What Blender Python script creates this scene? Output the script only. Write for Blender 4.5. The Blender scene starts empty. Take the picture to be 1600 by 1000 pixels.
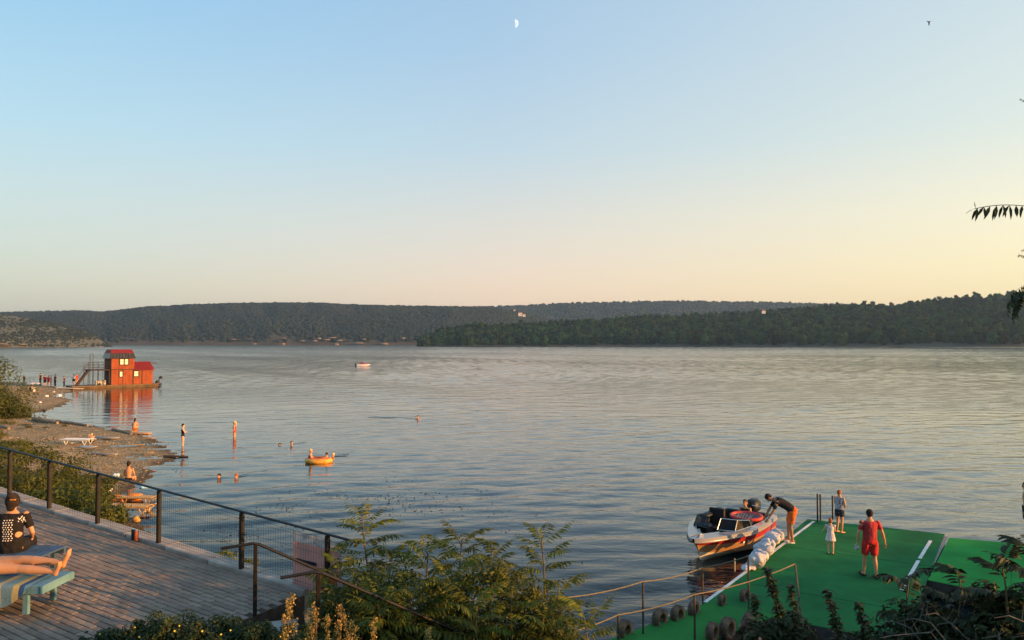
import bpy, bmesh, math, random
import numpy as np
from mathutils import Vector, Matrix, noise
R = math.radians
random.seed(7); rng = np.random.default_rng(7)
S = bpy.context.scene
COL = S.collection
# ---------------- camera ----------------
CAMZ = 6.5; F = 1200.0; PITCH = math.atan(34/F)
cam_d = bpy.data.cameras.new('camera'); cam_d.lens = 27.0; cam_d.sensor_width = 36.0
cam_d.clip_start = 0.1; cam_d.clip_end = 60000
cam = bpy.data.objects.new('camera', cam_d); COL.objects.link(cam)
cam.location = (0, 0, CAMZ); cam.rotation_euler = (R(90)+PITCH, 0, 0); S.camera = cam
# ---------------- light ----------------
SUN_AZ = R(108); SUN_EL = R(9)
w = bpy.data.worlds.new('World'); S.world = w; w.use_nodes = True
nt = w.node_tree; nt.nodes.clear()
sky = nt.nodes.new('ShaderNodeTexSky'); sky.sky_type = 'NISHITA'; sky.sun_disc = False
sky.sun_elevation = SUN_EL; sky.sun_rotation = SUN_AZ
sky.altitude = 100; sky.air_density = 1.0; sky.dust_density = 2.2; sky.ozone_density = 1.4
EXPO = 0.78
def _lin(c): return tuple(((v/255+.055)/1.055)**2.4/(2**EXPO) for v in c)
tcw = nt.nodes.new('ShaderNodeTexCoord'); nrm = nt.nodes.new('ShaderNodeVectorMath'); nrm.operation = 'NORMALIZE'
nt.links.new(tcw.outputs['Generated'], nrm.inputs[0])
sepw = nt.nodes.new('ShaderNodeSeparateXYZ'); nt.links.new(nrm.outputs[0], sepw.inputs[0])
dotw = nt.nodes.new('ShaderNodeVectorMath'); dotw.operation = 'DOT_PRODUCT'; dotw.inputs[1].default_value = (math.sin(SUN_AZ), math.cos(SUN_AZ), 0)
nt.links.new(nrm.outputs[0], dotw.inputs[0])
def _ramp(stops):
    r = nt.nodes.new('ShaderNodeValToRGB'); e = r.color_ramp.elements; r.color_ramp.interpolation = 'B_SPLINE' if False else 'EASE' if False else 'LINEAR'
    while len(e) < len(stops): e.new(.5)
    for k, (el, c) in enumerate(stops): e[k].position = max(0, math.sin(R(el))); e[k].color = (*_lin(c), 1)
    nt.links.new(sepw.outputs[2], r.inputs[0]); return r.outputs[0]
_A = _ramp([(0,(212,203,188)),(4,(216,213,196)),(9,(206,220,215)),(14,(186,221,233)),(23.5,(148,205,240)),(50,(105,172,226)),(90,(95,150,205))])
_B = _ramp([(0,(262,222,194)),(4,(260,226,200)),(9,(234,226,214)),(14,(203,222,231)),(21,(180,211,236)),(50,(118,176,224)),(90,(100,155,205))])
_C = _ramp([(0,(278,240,178)),(5,(272,251,198)),(9,(262,251,216)),(14,(234,242,230)),(24,(212,230,237)),(50,(150,190,222)),(90,(105,158,205))])
_D = _ramp([(0,(255,205,130)),(5,(255,238,190)),(9,(255,250,220)),(14,(250,250,235)),(24,(228,238,240)),(50,(160,195,224)),(90,(105,158,205))])
def _mix(a_, b_, lo, hi):
    m_ = nt.nodes.new('ShaderNodeMapRange'); m_.interpolation_type = 'LINEAR'; m_.inputs[1].default_value = lo; m_.inputs[2].default_value = hi
    nt.links.new(dotw.outputs['Value'], m_.inputs[0]); x_ = nt.nodes.new('ShaderNodeMix'); x_.data_type = 'RGBA'
    nt.links.new(m_.outputs[0], x_.inputs[0]); nt.links.new(a_, x_.inputs[6]); nt.links.new(b_, x_.inputs[7]); return x_.outputs[2]
_g = _mix(_mix(_mix(_A, _B, math.cos(SUN_AZ+R(33.7)), math.cos(SUN_AZ)), _C, math.cos(SUN_AZ), math.cos(SUN_AZ-R(33.7))), _D, math.cos(SUN_AZ-R(33.7)), 1.0)
# measured evening gradient of the photograph (80 %) over the physical sky (20 %)
bgn = nt.nodes.new('ShaderNodeBackground'); bgn.inputs[1].default_value = 0.15*1.33; nt.links.new(sky.outputs[0], bgn.inputs[0])
bg = nt.nodes.new('ShaderNodeBackground'); bg.inputs[1].default_value = 1.0; nt.links.new(_g, bg.inputs[0])
mxw = nt.nodes.new('ShaderNodeMixShader'); mxw.inputs[0].default_value = .8
wo = nt.nodes.new('ShaderNodeOutputWorld')
nt.links.new(bgn.outputs[0], mxw.inputs[1]); nt.links.new(bg.outputs[0], mxw.inputs[2]); nt.links.new(mxw.outputs[0], wo.inputs[0])
sl = bpy.data.lights.new('sun', 'SUN'); sl.energy = 5.0; sl.angle = R(0.6); sl.color = (1.0, 0.48, 0.14)
sun = bpy.data.objects.new('sun', sl); COL.objects.link(sun)
sd_ = Vector((math.sin(SUN_AZ)*math.cos(SUN_EL), math.cos(SUN_AZ)*math.cos(SUN_EL), math.sin(SUN_EL)))
sun.rotation_euler = sd_.to_track_quat('Z', 'Y').to_euler()
S.view_settings.view_transform = 'Standard'; S.view_settings.look = 'None'
S.view_settings.gamma = 1.0; S.view_settings.use_curve_mapping = False; S.view_settings.exposure = EXPO
try:
    S.cycles.max_bounces = 8; S.cycles.transparent_max_bounces = 12; S.cycles.volume_bounces = 0
    S.cycles.use_denoising = True
except Exception: pass

# ---------------- helpers ----------------
cp, sp = math.cos(PITCH), math.sin(PITCH)
def ray(x, y): return Vector((x-800, F*cp-(500-y)*sp, F*sp+(500-y)*cp))
def P(x, y, z=0.0):
    r = ray(x, y); t = (z-CAMZ)/r.z; return Vector((r.x*t, r.y*t, z))
def Q(x, y, d):
    r = ray(x, y); t = d/r.y; return Vector((r.x*t, d, CAMZ+r.z*t))
def sm(a, b, x):
    t = min(1, max(0, (x-a)/(b-a))); return t*t*(3-2*t)
def interp(x, pts):
    return float(np.interp(x, [p[0] for p in pts], [p[1] for p in pts]))

def mat(name, col=(.5,.5,.5), rough=.8, metal=0., var=.25, scale=6., bump=0., spec=.3, col2=None, trans=0., rnd=0., detail=5.):
    """procedural material: base colour varied by noise, fine bump, optional per-object tint"""
    m = bpy.data.materials.new(name); m.use_nodes = True; n = m.node_tree; N = n.nodes; L = n.links
    b = N['Principled BSDF']; b.inputs['Roughness'].default_value = rough; b.inputs['Metallic'].default_value = metal
    b.inputs['Specular IOR Level'].default_value = spec
    if trans: b.inputs['Transmission Weight'].default_value = trans
    tc = N.new('ShaderNodeTexCoord'); no = N.new('ShaderNodeTexNoise')
    no.inputs['Scale'].default_value = scale; no.inputs['Detail'].default_value = detail
    L.new(tc.outputs['Object'], no.inputs['Vector'])
    mx = N.new('ShaderNodeMix'); mx.data_type = 'RGBA'
    c2 = col2 if col2 else tuple(c*(1-var) for c in col)
    c1 = col if col2 else tuple(min(1, c*(1+var)) for c in col)
    mx.inputs[6].default_value = (*c1, 1); mx.inputs[7].default_value = (*c2, 1)
    cr = N.new('ShaderNodeMapRange'); cr.inputs[1].default_value = .35; cr.inputs[2].default_value = .65
    L.new(no.outputs['Fac'], cr.inputs[0]); L.new(cr.outputs[0], mx.inputs[0])
    out = mx.outputs[2]
    if rnd:
        oi = N.new('ShaderNodeObjectInfo'); hs = N.new('ShaderNodeHueSaturation')
        mr = N.new('ShaderNodeMapRange'); mr.inputs[3].default_value = 1-rnd; mr.inputs[4].default_value = 1+rnd
        L.new(oi.outputs['Random'], mr.inputs[0]); L.new(mr.outputs[0], hs.inputs['Value'])
        mr2 = N.new('ShaderNodeMapRange'); mr2.inputs[3].default_value = .5-.06*rnd; mr2.inputs[4].default_value = .5+.06*rnd
        wn = N.new('ShaderNodeTexWhiteNoise'); wn.noise_dimensions = '1D'
        L.new(oi.outputs['Random'], wn.inputs['W']); L.new(wn.outputs['Value'], mr2.inputs[0]); L.new(mr2.outputs[0], hs.inputs['Hue'])
        L.new(out, hs.inputs['Color']); out = hs.outputs[0]
    L.new(out, b.inputs['Base Color'])
    if bump:
        bp = N.new('ShaderNodeBump'); bp.inputs['Strength'].default_value = bump; bp.inputs['Distance'].default_value = .02
        n2 = N.new('ShaderNodeTexNoise'); n2.inputs['Scale'].default_value = scale*4; n2.inputs['Detail'].default_value = 4
        L.new(tc.outputs['Object'], n2.inputs['Vector']); L.new(n2.outputs['Fac'], bp.inputs['Height']); L.new(bp.outputs[0], b.inputs['Normal'])
    return m
def leafmat(name, col, col2, rnd=.3, scale=3., transl=.25, rough=.55):
    m = mat(name, col, rough, col2=col2, scale=scale, rnd=rnd, spec=.25)
    n = m.node_tree; N = n.nodes; L = n.links; b = N['Principled BSDF']
    tr = N.new('ShaderNodeBsdfTranslucent'); ms = N.new('ShaderNodeMixShader'); ms.inputs[0].default_value = transl
    src = b.inputs['Base Color'].links[0].from_socket
    L.new(src, tr.inputs['Color']); L.new(b.outputs[0], ms.inputs[1]); L.new(tr.outputs[0], ms.inputs[2])
    L.new(ms.outputs[0], N['Material Output'].inputs[0]); return m

def tag(o, label=None, cat=None, group=None, kind=None):
    if label: o['label'] = label
    if cat: o['category'] = cat
    if group: o['group'] = group
    if kind: o['kind'] = kind
    return o
def link(o, parent=None):
    COL.objects.link(o)
    if parent is not None: o.parent = parent
    return o
def empty(name, loc, label, cat, group=None, rz=0., kind=None):
    o = bpy.data.objects.new(name, None); COL.objects.link(o); o.location = loc; o.rotation_euler = (0, 0, rz)
    o.empty_display_size = .2; return tag(o, label, cat, group, kind)
def smooth(me, ang=None):
    me.polygons.foreach_set('use_smooth', [True]*len(me.polygons))
    if ang is not None:
        try: me.set_sharp_from_angle(angle=R(ang))
        except Exception: pass
def mesh_bm(name, bm, m=None, sm_=None):
    me = bpy.data.meshes.new(name); bm.normal_update(); bm.to_mesh(me); bm.free()
    if m is not None:
        for k in (m if isinstance(m, (list, tuple)) else [m]): me.materials.append(k)
    if sm_ is not None: smooth(me, sm_)
    return me
def ob(name, data, parent=None, loc=(0,0,0), rot=(0,0,0)):
    o = bpy.data.objects.new(name, data); link(o, parent); o.location = loc; o.rotation_euler = rot; return o
def part(name, bm, m, parent=None, sm_=None): return ob(name, mesh_bm(name, bm, m, sm_), parent)
def mesh_np(name, V, Fc, m=None, sm_=True):
    me = bpy.data.meshes.new(name); me.from_pydata([tuple(v) for v in V] if not isinstance(V, np.ndarray) else V.tolist(), [], Fc if isinstance(Fc, list) else Fc.tolist())
    if m is not None: me.materials.append(m)
    if sm_: smooth(me)
    me.update(); return me
def box(bm, c, s, rz=0., M=None, bev=0.):
    r = bmesh.ops.create_cube(bm, size=1.0)
    T = Matrix.Translation(c) @ (M if M is not None else Matrix.Rotation(rz, 4, 'Z')) @ Matrix.Diagonal((*s, 1))
    bmesh.ops.transform(bm, matrix=T, verts=r['verts'])
    if bev:
        es = list({e for v in r['verts'] for e in v.link_edges})
        bmesh.ops.bevel(bm, geom=es, offset=bev, segments=1, profile=.5, affect='EDGES')
    return bm
def frame_of(d, side=None):
    d = Vector(d).normalized(); s = Vector(side) if side is not None else (Vector((0,0,1)) if abs(d.z) < .9 else Vector((1,0,0)))
    x = d.cross(s)
    if x.length < 1e-5: x = d.cross(Vector((1,0,.1)))
    x.normalize(); y = x.cross(d).normalized(); return x, y
def loft(bm, pts, rad, n=8, side=None, cap=True, roundend=False):
    """tube through pts; rad = list of r or (rx, ry); rx across 'd x side', ry towards side"""
    pts = [Vector(p) for p in pts]; rad = [(r, r) if not isinstance(r, (tuple, list)) else r for r in rad]
    if roundend:
        d0 = (pts[1]-pts[0]).normalized(); d1 = (pts[-1]-pts[-2]).normalized()
        r0, r1 = rad[0], rad[-1]; m0, m1 = min(r0), min(r1)
        pre = [(pts[0]-d0*m0*c, (r0[0]*s, r0[1]*s)) for c, s in ((.98,.2),(.75,.66),(.4,.92))]
        post = [(pts[-1]+d1*m1*c, (r1[0]*s, r1[1]*s)) for c, s in ((.4,.92),(.75,.66),(.98,.2))]
        pts = [p for p, _ in pre]+pts+[p for p, _ in post]; rad = [r for _, r in pre]+rad+[r for _, r in post]
    rings = []
    for i, p in enumerate(pts):
        d = (pts[min(i+1, len(pts)-1)]-pts[max(i-1, 0)])
        x, y = frame_of(d, side)
        rings.append([bm.verts.new(p+x*math.cos(a)*rad[i][0]+y*math.sin(a)*rad[i][1]) for a in [2*math.pi*k/n for k in range(n)]])
    for a, b in zip(rings, rings[1:]):
        for k in range(n): bm.faces.new((a[k], a[(k+1) % n], b[(k+1) % n], b[k]))
    if cap:
        bm.faces.new(rings[0][::-1]); bm.faces.new(rings[-1])
    return bm
def tube(pts, r, n=6, side=None):
    bm = bmesh.new(); return loft(bm, pts, [r]*len(pts) if not isinstance(r, list) else r, n, side)
def ell(bm, c, r, M=None, seg=12, ring=8):
    q = bmesh.ops.create_uvsphere(bm, u_segments=seg, v_segments=ring, radius=1)
    T = Matrix.Translation(c) @ (M.to_4x4() if M is not None else Matrix()) @ Matrix.Diagonal((*r, 1))
    bmesh.ops.transform(bm, matrix=T, verts=q['verts']); return bm
_tmpcol = bpy.data.collections.new('tmp')
def remeshed(name, bm, voxel, m, it=2, fac=.5):
    """union of overlapping solids into one continuous skin"""
    me = bpy.data.meshes.new('t'); bm.to_mesh(me); bm.free()
    o = bpy.data.objects.new('t', me); COL.objects.link(o)
    md = o.modifiers.new('r', 'REMESH'); md.mode = 'VOXEL'; md.voxel_size = voxel; md.use_smooth_shade = True
    if it: s_ = o.modifiers.new('s', 'SMOOTH'); s_.iterations = it; s_.factor = fac
    dg = bpy.context.evaluated_depsgraph_get(); dg.update()
    r = bpy.data.meshes.new_from_object(o.evaluated_get(dg)); r.name = name
    bpy.data.objects.remove(o); bpy.data.meshes.remove(me)
    r.materials.clear(); r.materials.append(m); smooth(r); return r
def scatter(name, pts, scl, rot, sources, m=None, tilt=None):
    """one 'stuff' object: instances of the source meshes on points (geometry nodes)"""
    n = len(pts); me = bpy.data.meshes.new(name); me.from_pydata([tuple(p) for p in pts], [], [])
    a = me.attributes.new('sc', 'FLOAT_VECTOR', 'POINT')
    sc3 = np.array(scl, dtype=float);
    if sc3.ndim == 1: sc3 = np.repeat(sc3[:, None], 3, 1)
    a.data.foreach_set('vector', sc3.ravel())
    r = np.array(rot, dtype=float)
    if r.ndim == 1: r = np.stack([np.zeros(n), np.zeros(n), r], 1)
    a = me.attributes.new('ro', 'FLOAT_VECTOR', 'POINT'); a.data.foreach_set('vector', r.ravel())
    a = me.attributes.new('ix', 'INT', 'POINT'); a.data.foreach_set('value', np.arange(n) % len(sources) if False else rng.integers(0, len(sources), n))
    c = bpy.data.collections.new(name+'_sources')
    for s in sources:
        o = bpy.data.objects.new(s.name, s); c.objects.link(o)
    g = bpy.data.node_groups.new(name, 'GeometryNodeTree')
    g.interface.new_socket('Geometry', in_out='INPUT', socket_type='NodeSocketGeometry')
    g.interface.new_socket('Geometry', in_out='OUTPUT', socket_type='NodeSocketGeometry')
    N = g.nodes; L = g.links
    gi = N.new('NodeGroupInput'); go = N.new('NodeGroupOutput'); ip = N.new('GeometryNodeInstanceOnPoints')
    ci = N.new('GeometryNodeCollectionInfo'); ci.inputs['Collection'].default_value = c
    ci.inputs['Separate Children'].default_value = True; ci.inputs['Reset Children'].default_value = True
    def att(nm, t):
        q = N.new('GeometryNodeInputNamedAttribute'); q.data_type = t; q.inputs['Name'].default_value = nm; return q.outputs[0]
    L.new(gi.outputs[0], ip.inputs['Points']); L.new(ci.outputs[0], ip.inputs['Instance'])
    ip.inputs['Pick Instance'].default_value = True
    L.new(att('ix', 'INT'), ip.inputs['Instance Index']); L.new(att('sc', 'FLOAT_VECTOR'), ip.inputs['Scale'])
    e2r = N.new('FunctionNodeEulerToRotation'); L.new(att('ro', 'FLOAT_VECTOR'), e2r.inputs[0]); L.new(e2r.outputs[0], ip.inputs['Rotation'])
    L.new(ip.outputs[0], go.inputs[0])
    o = bpy.data.objects.new(name, me); COL.objects.link(o); md = o.modifiers.new('scatter', 'NODES'); md.node_group = g
    return o
# ================= far land =================
def n2(x, y, s=1., o=0.): return noise.noise(Vector((x*s+o, y*s-o, o*1.7)))
def fbm(x, y, s, k=4, o=0.):
    v = 0; a = 1
    for i in range(k): v += a*n2(x, y, s*(2**i), o+i*11.3); a *= .5
    return v
M_hill = mat('hill_ground', (.085,.070,.050), .95, col2=(.05,.05,.035), scale=.02)
M_hill_dry = mat('dry_slope', (.135,.125,.08), .95, col2=(.10,.105,.062), scale=.02)
M_wood = leafmat('far_canopy', (.028,.040,.030), (.016,.025,.021), rnd=.35, scale=.4, transl=.1, rough=.9)
M_shore_tree = leafmat('shore_tree_foliage', (.036,.080,.022), (.014,.036,.011), rnd=.75, scale=.5, transl=.15, rough=.85)
M_bark = mat('bark', (.10,.075,.055), .9, bump=.5, scale=8)

def blobmesh(name, m, seed, sub=3, lump=.35):
    bm = bmesh.new(); r_ = random.Random(seed)
    bmesh.ops.create_icosphere(bm, subdivisions=sub, radius=1)
    o = r_.random()*50
    for v in bm.verts:
        p = v.co.copy(); k = 1 + lump*noise.noise(p*1.6+Vector((o,0,0))) + lump*.55*noise.noise(p*4+Vector((0,o,0))) + lump*.35*noise.noise(p*9+Vector((0,0,o)))
        v.co = p*k; v.co.z *= .85
    return mesh_bm(name, bm, m, 180)
def crownmesh(name, m, seed, nb=34, leaf=.085, nl=2600, tall=1.0):
    """crown of lumps covered with many leaf-clump faces"""
    r_ = random.Random(seed); V = []; Fc = []
    lobes = []
    for i in range(nb):
        t = r_.random(); z = (t*1.7-.55)*tall; rad = (.85*math.sqrt(max(.05, 1-(z/tall*.85-.15)**2)))
        a = r_.random()*6.28; q = rad*math.sqrt(r_.random())*.8
        lobes.append((Vector((q*math.cos(a), q*math.sin(a), z)), r_.uniform(.22, .38)))
    for i in range(nl):
        c, rr = r_.choice(lobes); d = Vector((r_.gauss(0,1), r_.gauss(0,1), r_.gauss(0,1)+.25)).normalized()
        p = c+d*rr*r_.uniform(.75, 1.08); nrm = (d+Vector((r_.gauss(0,.35), r_.gauss(0,.35), r_.gauss(0,.35)))).normalized()
        x, y = frame_of(nrm); s = leaf*r_.uniform(.6, 1.4); k = len(V)
        V += [p-x*s, p-y*s*.8, p+x*s, p+y*s*.8]; Fc.append((k, k+1, k+2, k+3))
    for c, rr in lobes[:nb//2]:   # dark inner wood keeps the crown from being see-through in its middle
        k = len(V); s = rr*.62
        for d in ((1,0,0),(-1,0,0),(0,1,0),(0,-1,0),(0,0,1),(0,0,-1)): V.append(c*.8+Vector(d)*s)
        for a, b, e in ((0,2,4),(2,1,4),(1,3,4),(3,0,4),(2,0,5),(1,2,5),(3,1,5),(0,3,5)): Fc.append((k+a, k+b, k+e))
    me = mesh_np(name, [tuple(v) for v in V], Fc, m, False); return me
FAR_BLOBS = [blobmesh('canopy_clump', M_wood, i) for i in range(5)]
CROWNS = [crownmesh('tree_crown', M_shore_tree, i, tall=(1, 1.25, .9, 1.1)[i % 4]) for i in range(6)]

def land(name, prof_top, d_shore, d_ridge, x0, x1, nx, ns, m, gully=.1, seed=0., shape=.8, base=(-.6), back=1.35):
    """hill whose skyline (seen from the viewpoint) follows prof_top; returns object and a height sampler"""
    V = []; Fc = []
    xs = np.linspace(x0, x1, nx); ss = np.concatenate([np.linspace(0, 1, ns), np.linspace(1.12, back, 6)])
    info = {}
    for i, x in enumerate(xs):
        ds = interp(x, d_shore); dr = interp(x, d_ridge); top = CAMZ+(534-interp(x, prof_top))/F*dr
        for j, s in enumerate(ss):
            g = gully*fbm(x*.02+.4*s, seed, 1.0, 4, seed)*math.sin(min(1, s)*math.pi)
            d = ds+(dr-ds)*(s+g*.6)
            h = base+(top-base)*(min(1, s)**shape)*(1+g) if s <= 1 else top-(s-1)*top*.35
            V.append(((x-800)/F*d, d, h))
    n = len(ss)
    for i in range(nx-1):
        for j in range(n-1): a = i*n+j; Fc.append((a, a+n, a+n+1, a+1))
    me = mesh_np(name, V, Fc, m); o = ob(name, me); tag(o, kind='structure')
    return o, np.array(V).reshape(nx, n, 3)
def on_land(G, u, v):
    nx, n, _ = G.shape; fu = u*(nx-1); fv = v*(n-1); i = min(int(fu), nx-2); j = min(int(fv), n-2); a = fu-i; b = fv-j
    return (G[i,j]*(1-a)*(1-b)+G[i+1,j]*a*(1-b)+G[i,j+1]*(1-a)*b+G[i+1,j+1]*a*b)
def cover(name, G, n, size, sources, seed, vmax=.86, v0=.015, keep=None, sink=.2):
    r_ = random.Random(seed); pts = []; sc = []; ro = []
    while len(pts) < n:
        u = r_.random(); v = v0+r_.random()*(vmax-v0); p = on_land(G, u, v)
        if keep and not keep(u, v, p, r_): continue
        s = size*r_.uniform(.6, 1.35); pts.append((p[0], p[1], p[2]+s*sink)); sc.append((s, s, s*r_.uniform(.8, 1.3))); ro.append(r_.random()*6.28)
    return scatter(name, pts, sc, ro, sources)
# far hill B (behind, lighter), hill A (main), left headland, right wooded peninsula
hB, GB = land('far_hill', [(560,482),(700,481),(800,479),(900,474),(1050,471),(1200,473),(1330,477),(1420,480),(1550,486)], [(560,2300),(1550,2300)], [(560,2900),(1550,2900)], 560, 1550, 90, 22, M_hill, .12, 5.)
hA, GA = land('hill', [(-300,484),(0,490),(60,488),(130,487.5),(160,489),(240,480),(330,476.5),(400,474.5),(480,474.5),(560,478),(640,479.5),(700,480.5),(770,482),(810,487),(850,499),(900,515),(960,541)],
        [(-300,1450),(200,1500),(700,1500),(960,1900)], [(-300,2000),(240,2050),(700,1980),(960,2050)], -300, 960, 200, 40, M_hill, .22, 1., shape=.62)
hL, GL = land('headland', [(-300,480),(0,491),(30,495),(60,501),(100,509),(130,517),(150,526),(168,538),(175,542)], [(-300,760),(0,850),(175,1000)], [(-300,1100),(0,1060),(120,1050),(175,1010)], -300, 175, 100, 26, M_hill_dry, .15, 9., shape=.8)
PROF_R = [(655,539.5),(668,535),(690,523),(720,517),(760,515),(850,512),(950,505),(1050,500),(1150,495),(1250,487),(1310,483),(1350,481),(1400,482),(1450,475),(1520,468),(1600,463),(1800,455),(2100,440)]
hR, GR = land('peninsula', PROF_R, [(655,1110),(900,1080),(1300,960),(1600,860),(2100,760)], [(655,1116),(700,1190),(900,1270),(1300,1330),(1600,1250),(2100,1150)], 655, 2100, 170, 30, M_hill, .08, 3., shape=1.0, base=.4, back=1.5)
def gap(u, v, p, r_): return n2(p[0], p[1], .012, 4.)+r_.random()*.9 > -.05
tag(cover('hill_woodland', GA, 48000, 3.3, FAR_BLOBS, 1, .9, keep=lambda u, v, p, r_: (v > .05 or r_.random() < .5) and n2(p[0]*1.4, p[2]*5, .01, 2.)+r_.random()*1.1 > .12), 'dense dark woodland covering the long hill across the lake', 'woodland', kind='stuff')
tag(cover('distant_woodland', GB, 14000, 4.6, FAR_BLOBS, 2, .9), 'faint woodland on the farthest ridge', 'woodland', kind='stuff')
tag(cover('headland_scrub', GL, 5000, 1.1, FAR_BLOBS, 3, .9, keep=lambda u, v, p, r_: n2(p[0], p[2]*3, .02, 6.)+r_.random()*.8 > .2), 'low scrub on the sunlit left headland', 'scrub', kind='stuff')
tag(cover('peninsula_woodland', GR, 9000, 4.6, CROWNS, 4, .95, v0=.05, sink=.3), 'dark green wood covering the peninsula on the right', 'woodland', kind='stuff')
# trees that can be told apart along the peninsula shore
r_ = random.Random(12)
trunk_me = mesh_bm('trunk', tube([(0,0,-.4),(.02,0,.3),(0,.03,.75)], [.05,.04,.025], 6), M_bark)
i = 0; u = .018
while u < .66:
    g = on_land(GR, u, r_.uniform(.02, .10)); s = (2.6 if u < .03 else r_.uniform(5.0, 9.0))*(.85 if r_.random() < .35 else 1)
    t = empty('shore_tree', (g[0], g[1], g[2]-.3), 'rounded green tree on the waterline of the wooded peninsula', 'tree', 'trees along the far right shore', rz=r_.random()*6.28)
    t.scale = (s, s, s*r_.uniform(.75, 1.05))
    ob('trunk', trunk_me, t); ob('crown', CROWNS[i % 6], t, loc=(0,0,.78))
    u += r_.uniform(.006, .013); i += 1
# shore cliffs, sunlit, and the white houses on the slopes
M_cliff = mat('pale_cliff', (.26,.20,.15), .9, col2=(.30,.21,.15), scale=.15, bump=.3)
M_white = mat('white_plaster', (.75,.72,.66), .8, var=.08)
bm = bmesh.new(); r_ = random.Random(3)
for k in range(30):
    x = r_.choice([r_.uniform(300, 660), r_.uniform(430, 650), r_.uniform(-50, 165)]); near = x < 165
    if near and r_.random() < .5: continue
    g = on_land(GL if near else GA, (x+300)/475 if near else (x+300)/1260, r_.uniform(.0, .03))
    ell(bm, (g[0], g[1]-8, g[2]+r_.uniform(.2, 3)), (r_.uniform(3, 9), 5, r_.uniform(.8, 2.2)*(.5 if near else 1)), seg=7, ring=5)
part('shore_cliff', bm, M_cliff); tag(bpy.data.objects['shore_cliff'], kind='structure')
def far_house(x, y, d, wd, hh, lab):
    p = Q(x, y, d); t = empty('house', p, lab, 'house')
    b = bmesh.new(); box(b, (0,0,hh/2), (wd, wd*.7, hh)); part('wall', b, M_white, t)
    b = bmesh.new(); loft(b, [(-wd*.55,0,hh+wd*.12),(wd*.55,0,hh+wd*.12)], [(wd*.42, wd*.2)]*2, 4, (0,0,1)); part('roof', b, mat('tile_roof', (.35,.16,.10)), t)
    b = bmesh.new(); box(b, (wd*.2, -wd*.36, hh*.5), (wd*.15, .2, hh*.3)); part('window', b, mat('dark_window', (.03,.03,.04), .2), t)
far_house(813, 494, 1790, 9, 7, 'larger white building high on the hillside above the lake')
far_house(819, 495, 1800, 6, 5, 'small white building just right of the larger one on the hillside')
far_house(804, 486, 1880, 4, 3, 'tiny pale hut left of the white buildings on the hillside')
far_house(1193, 490, 1150, 5, 4, 'lone white house peeping over the wood of the peninsula')

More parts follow.
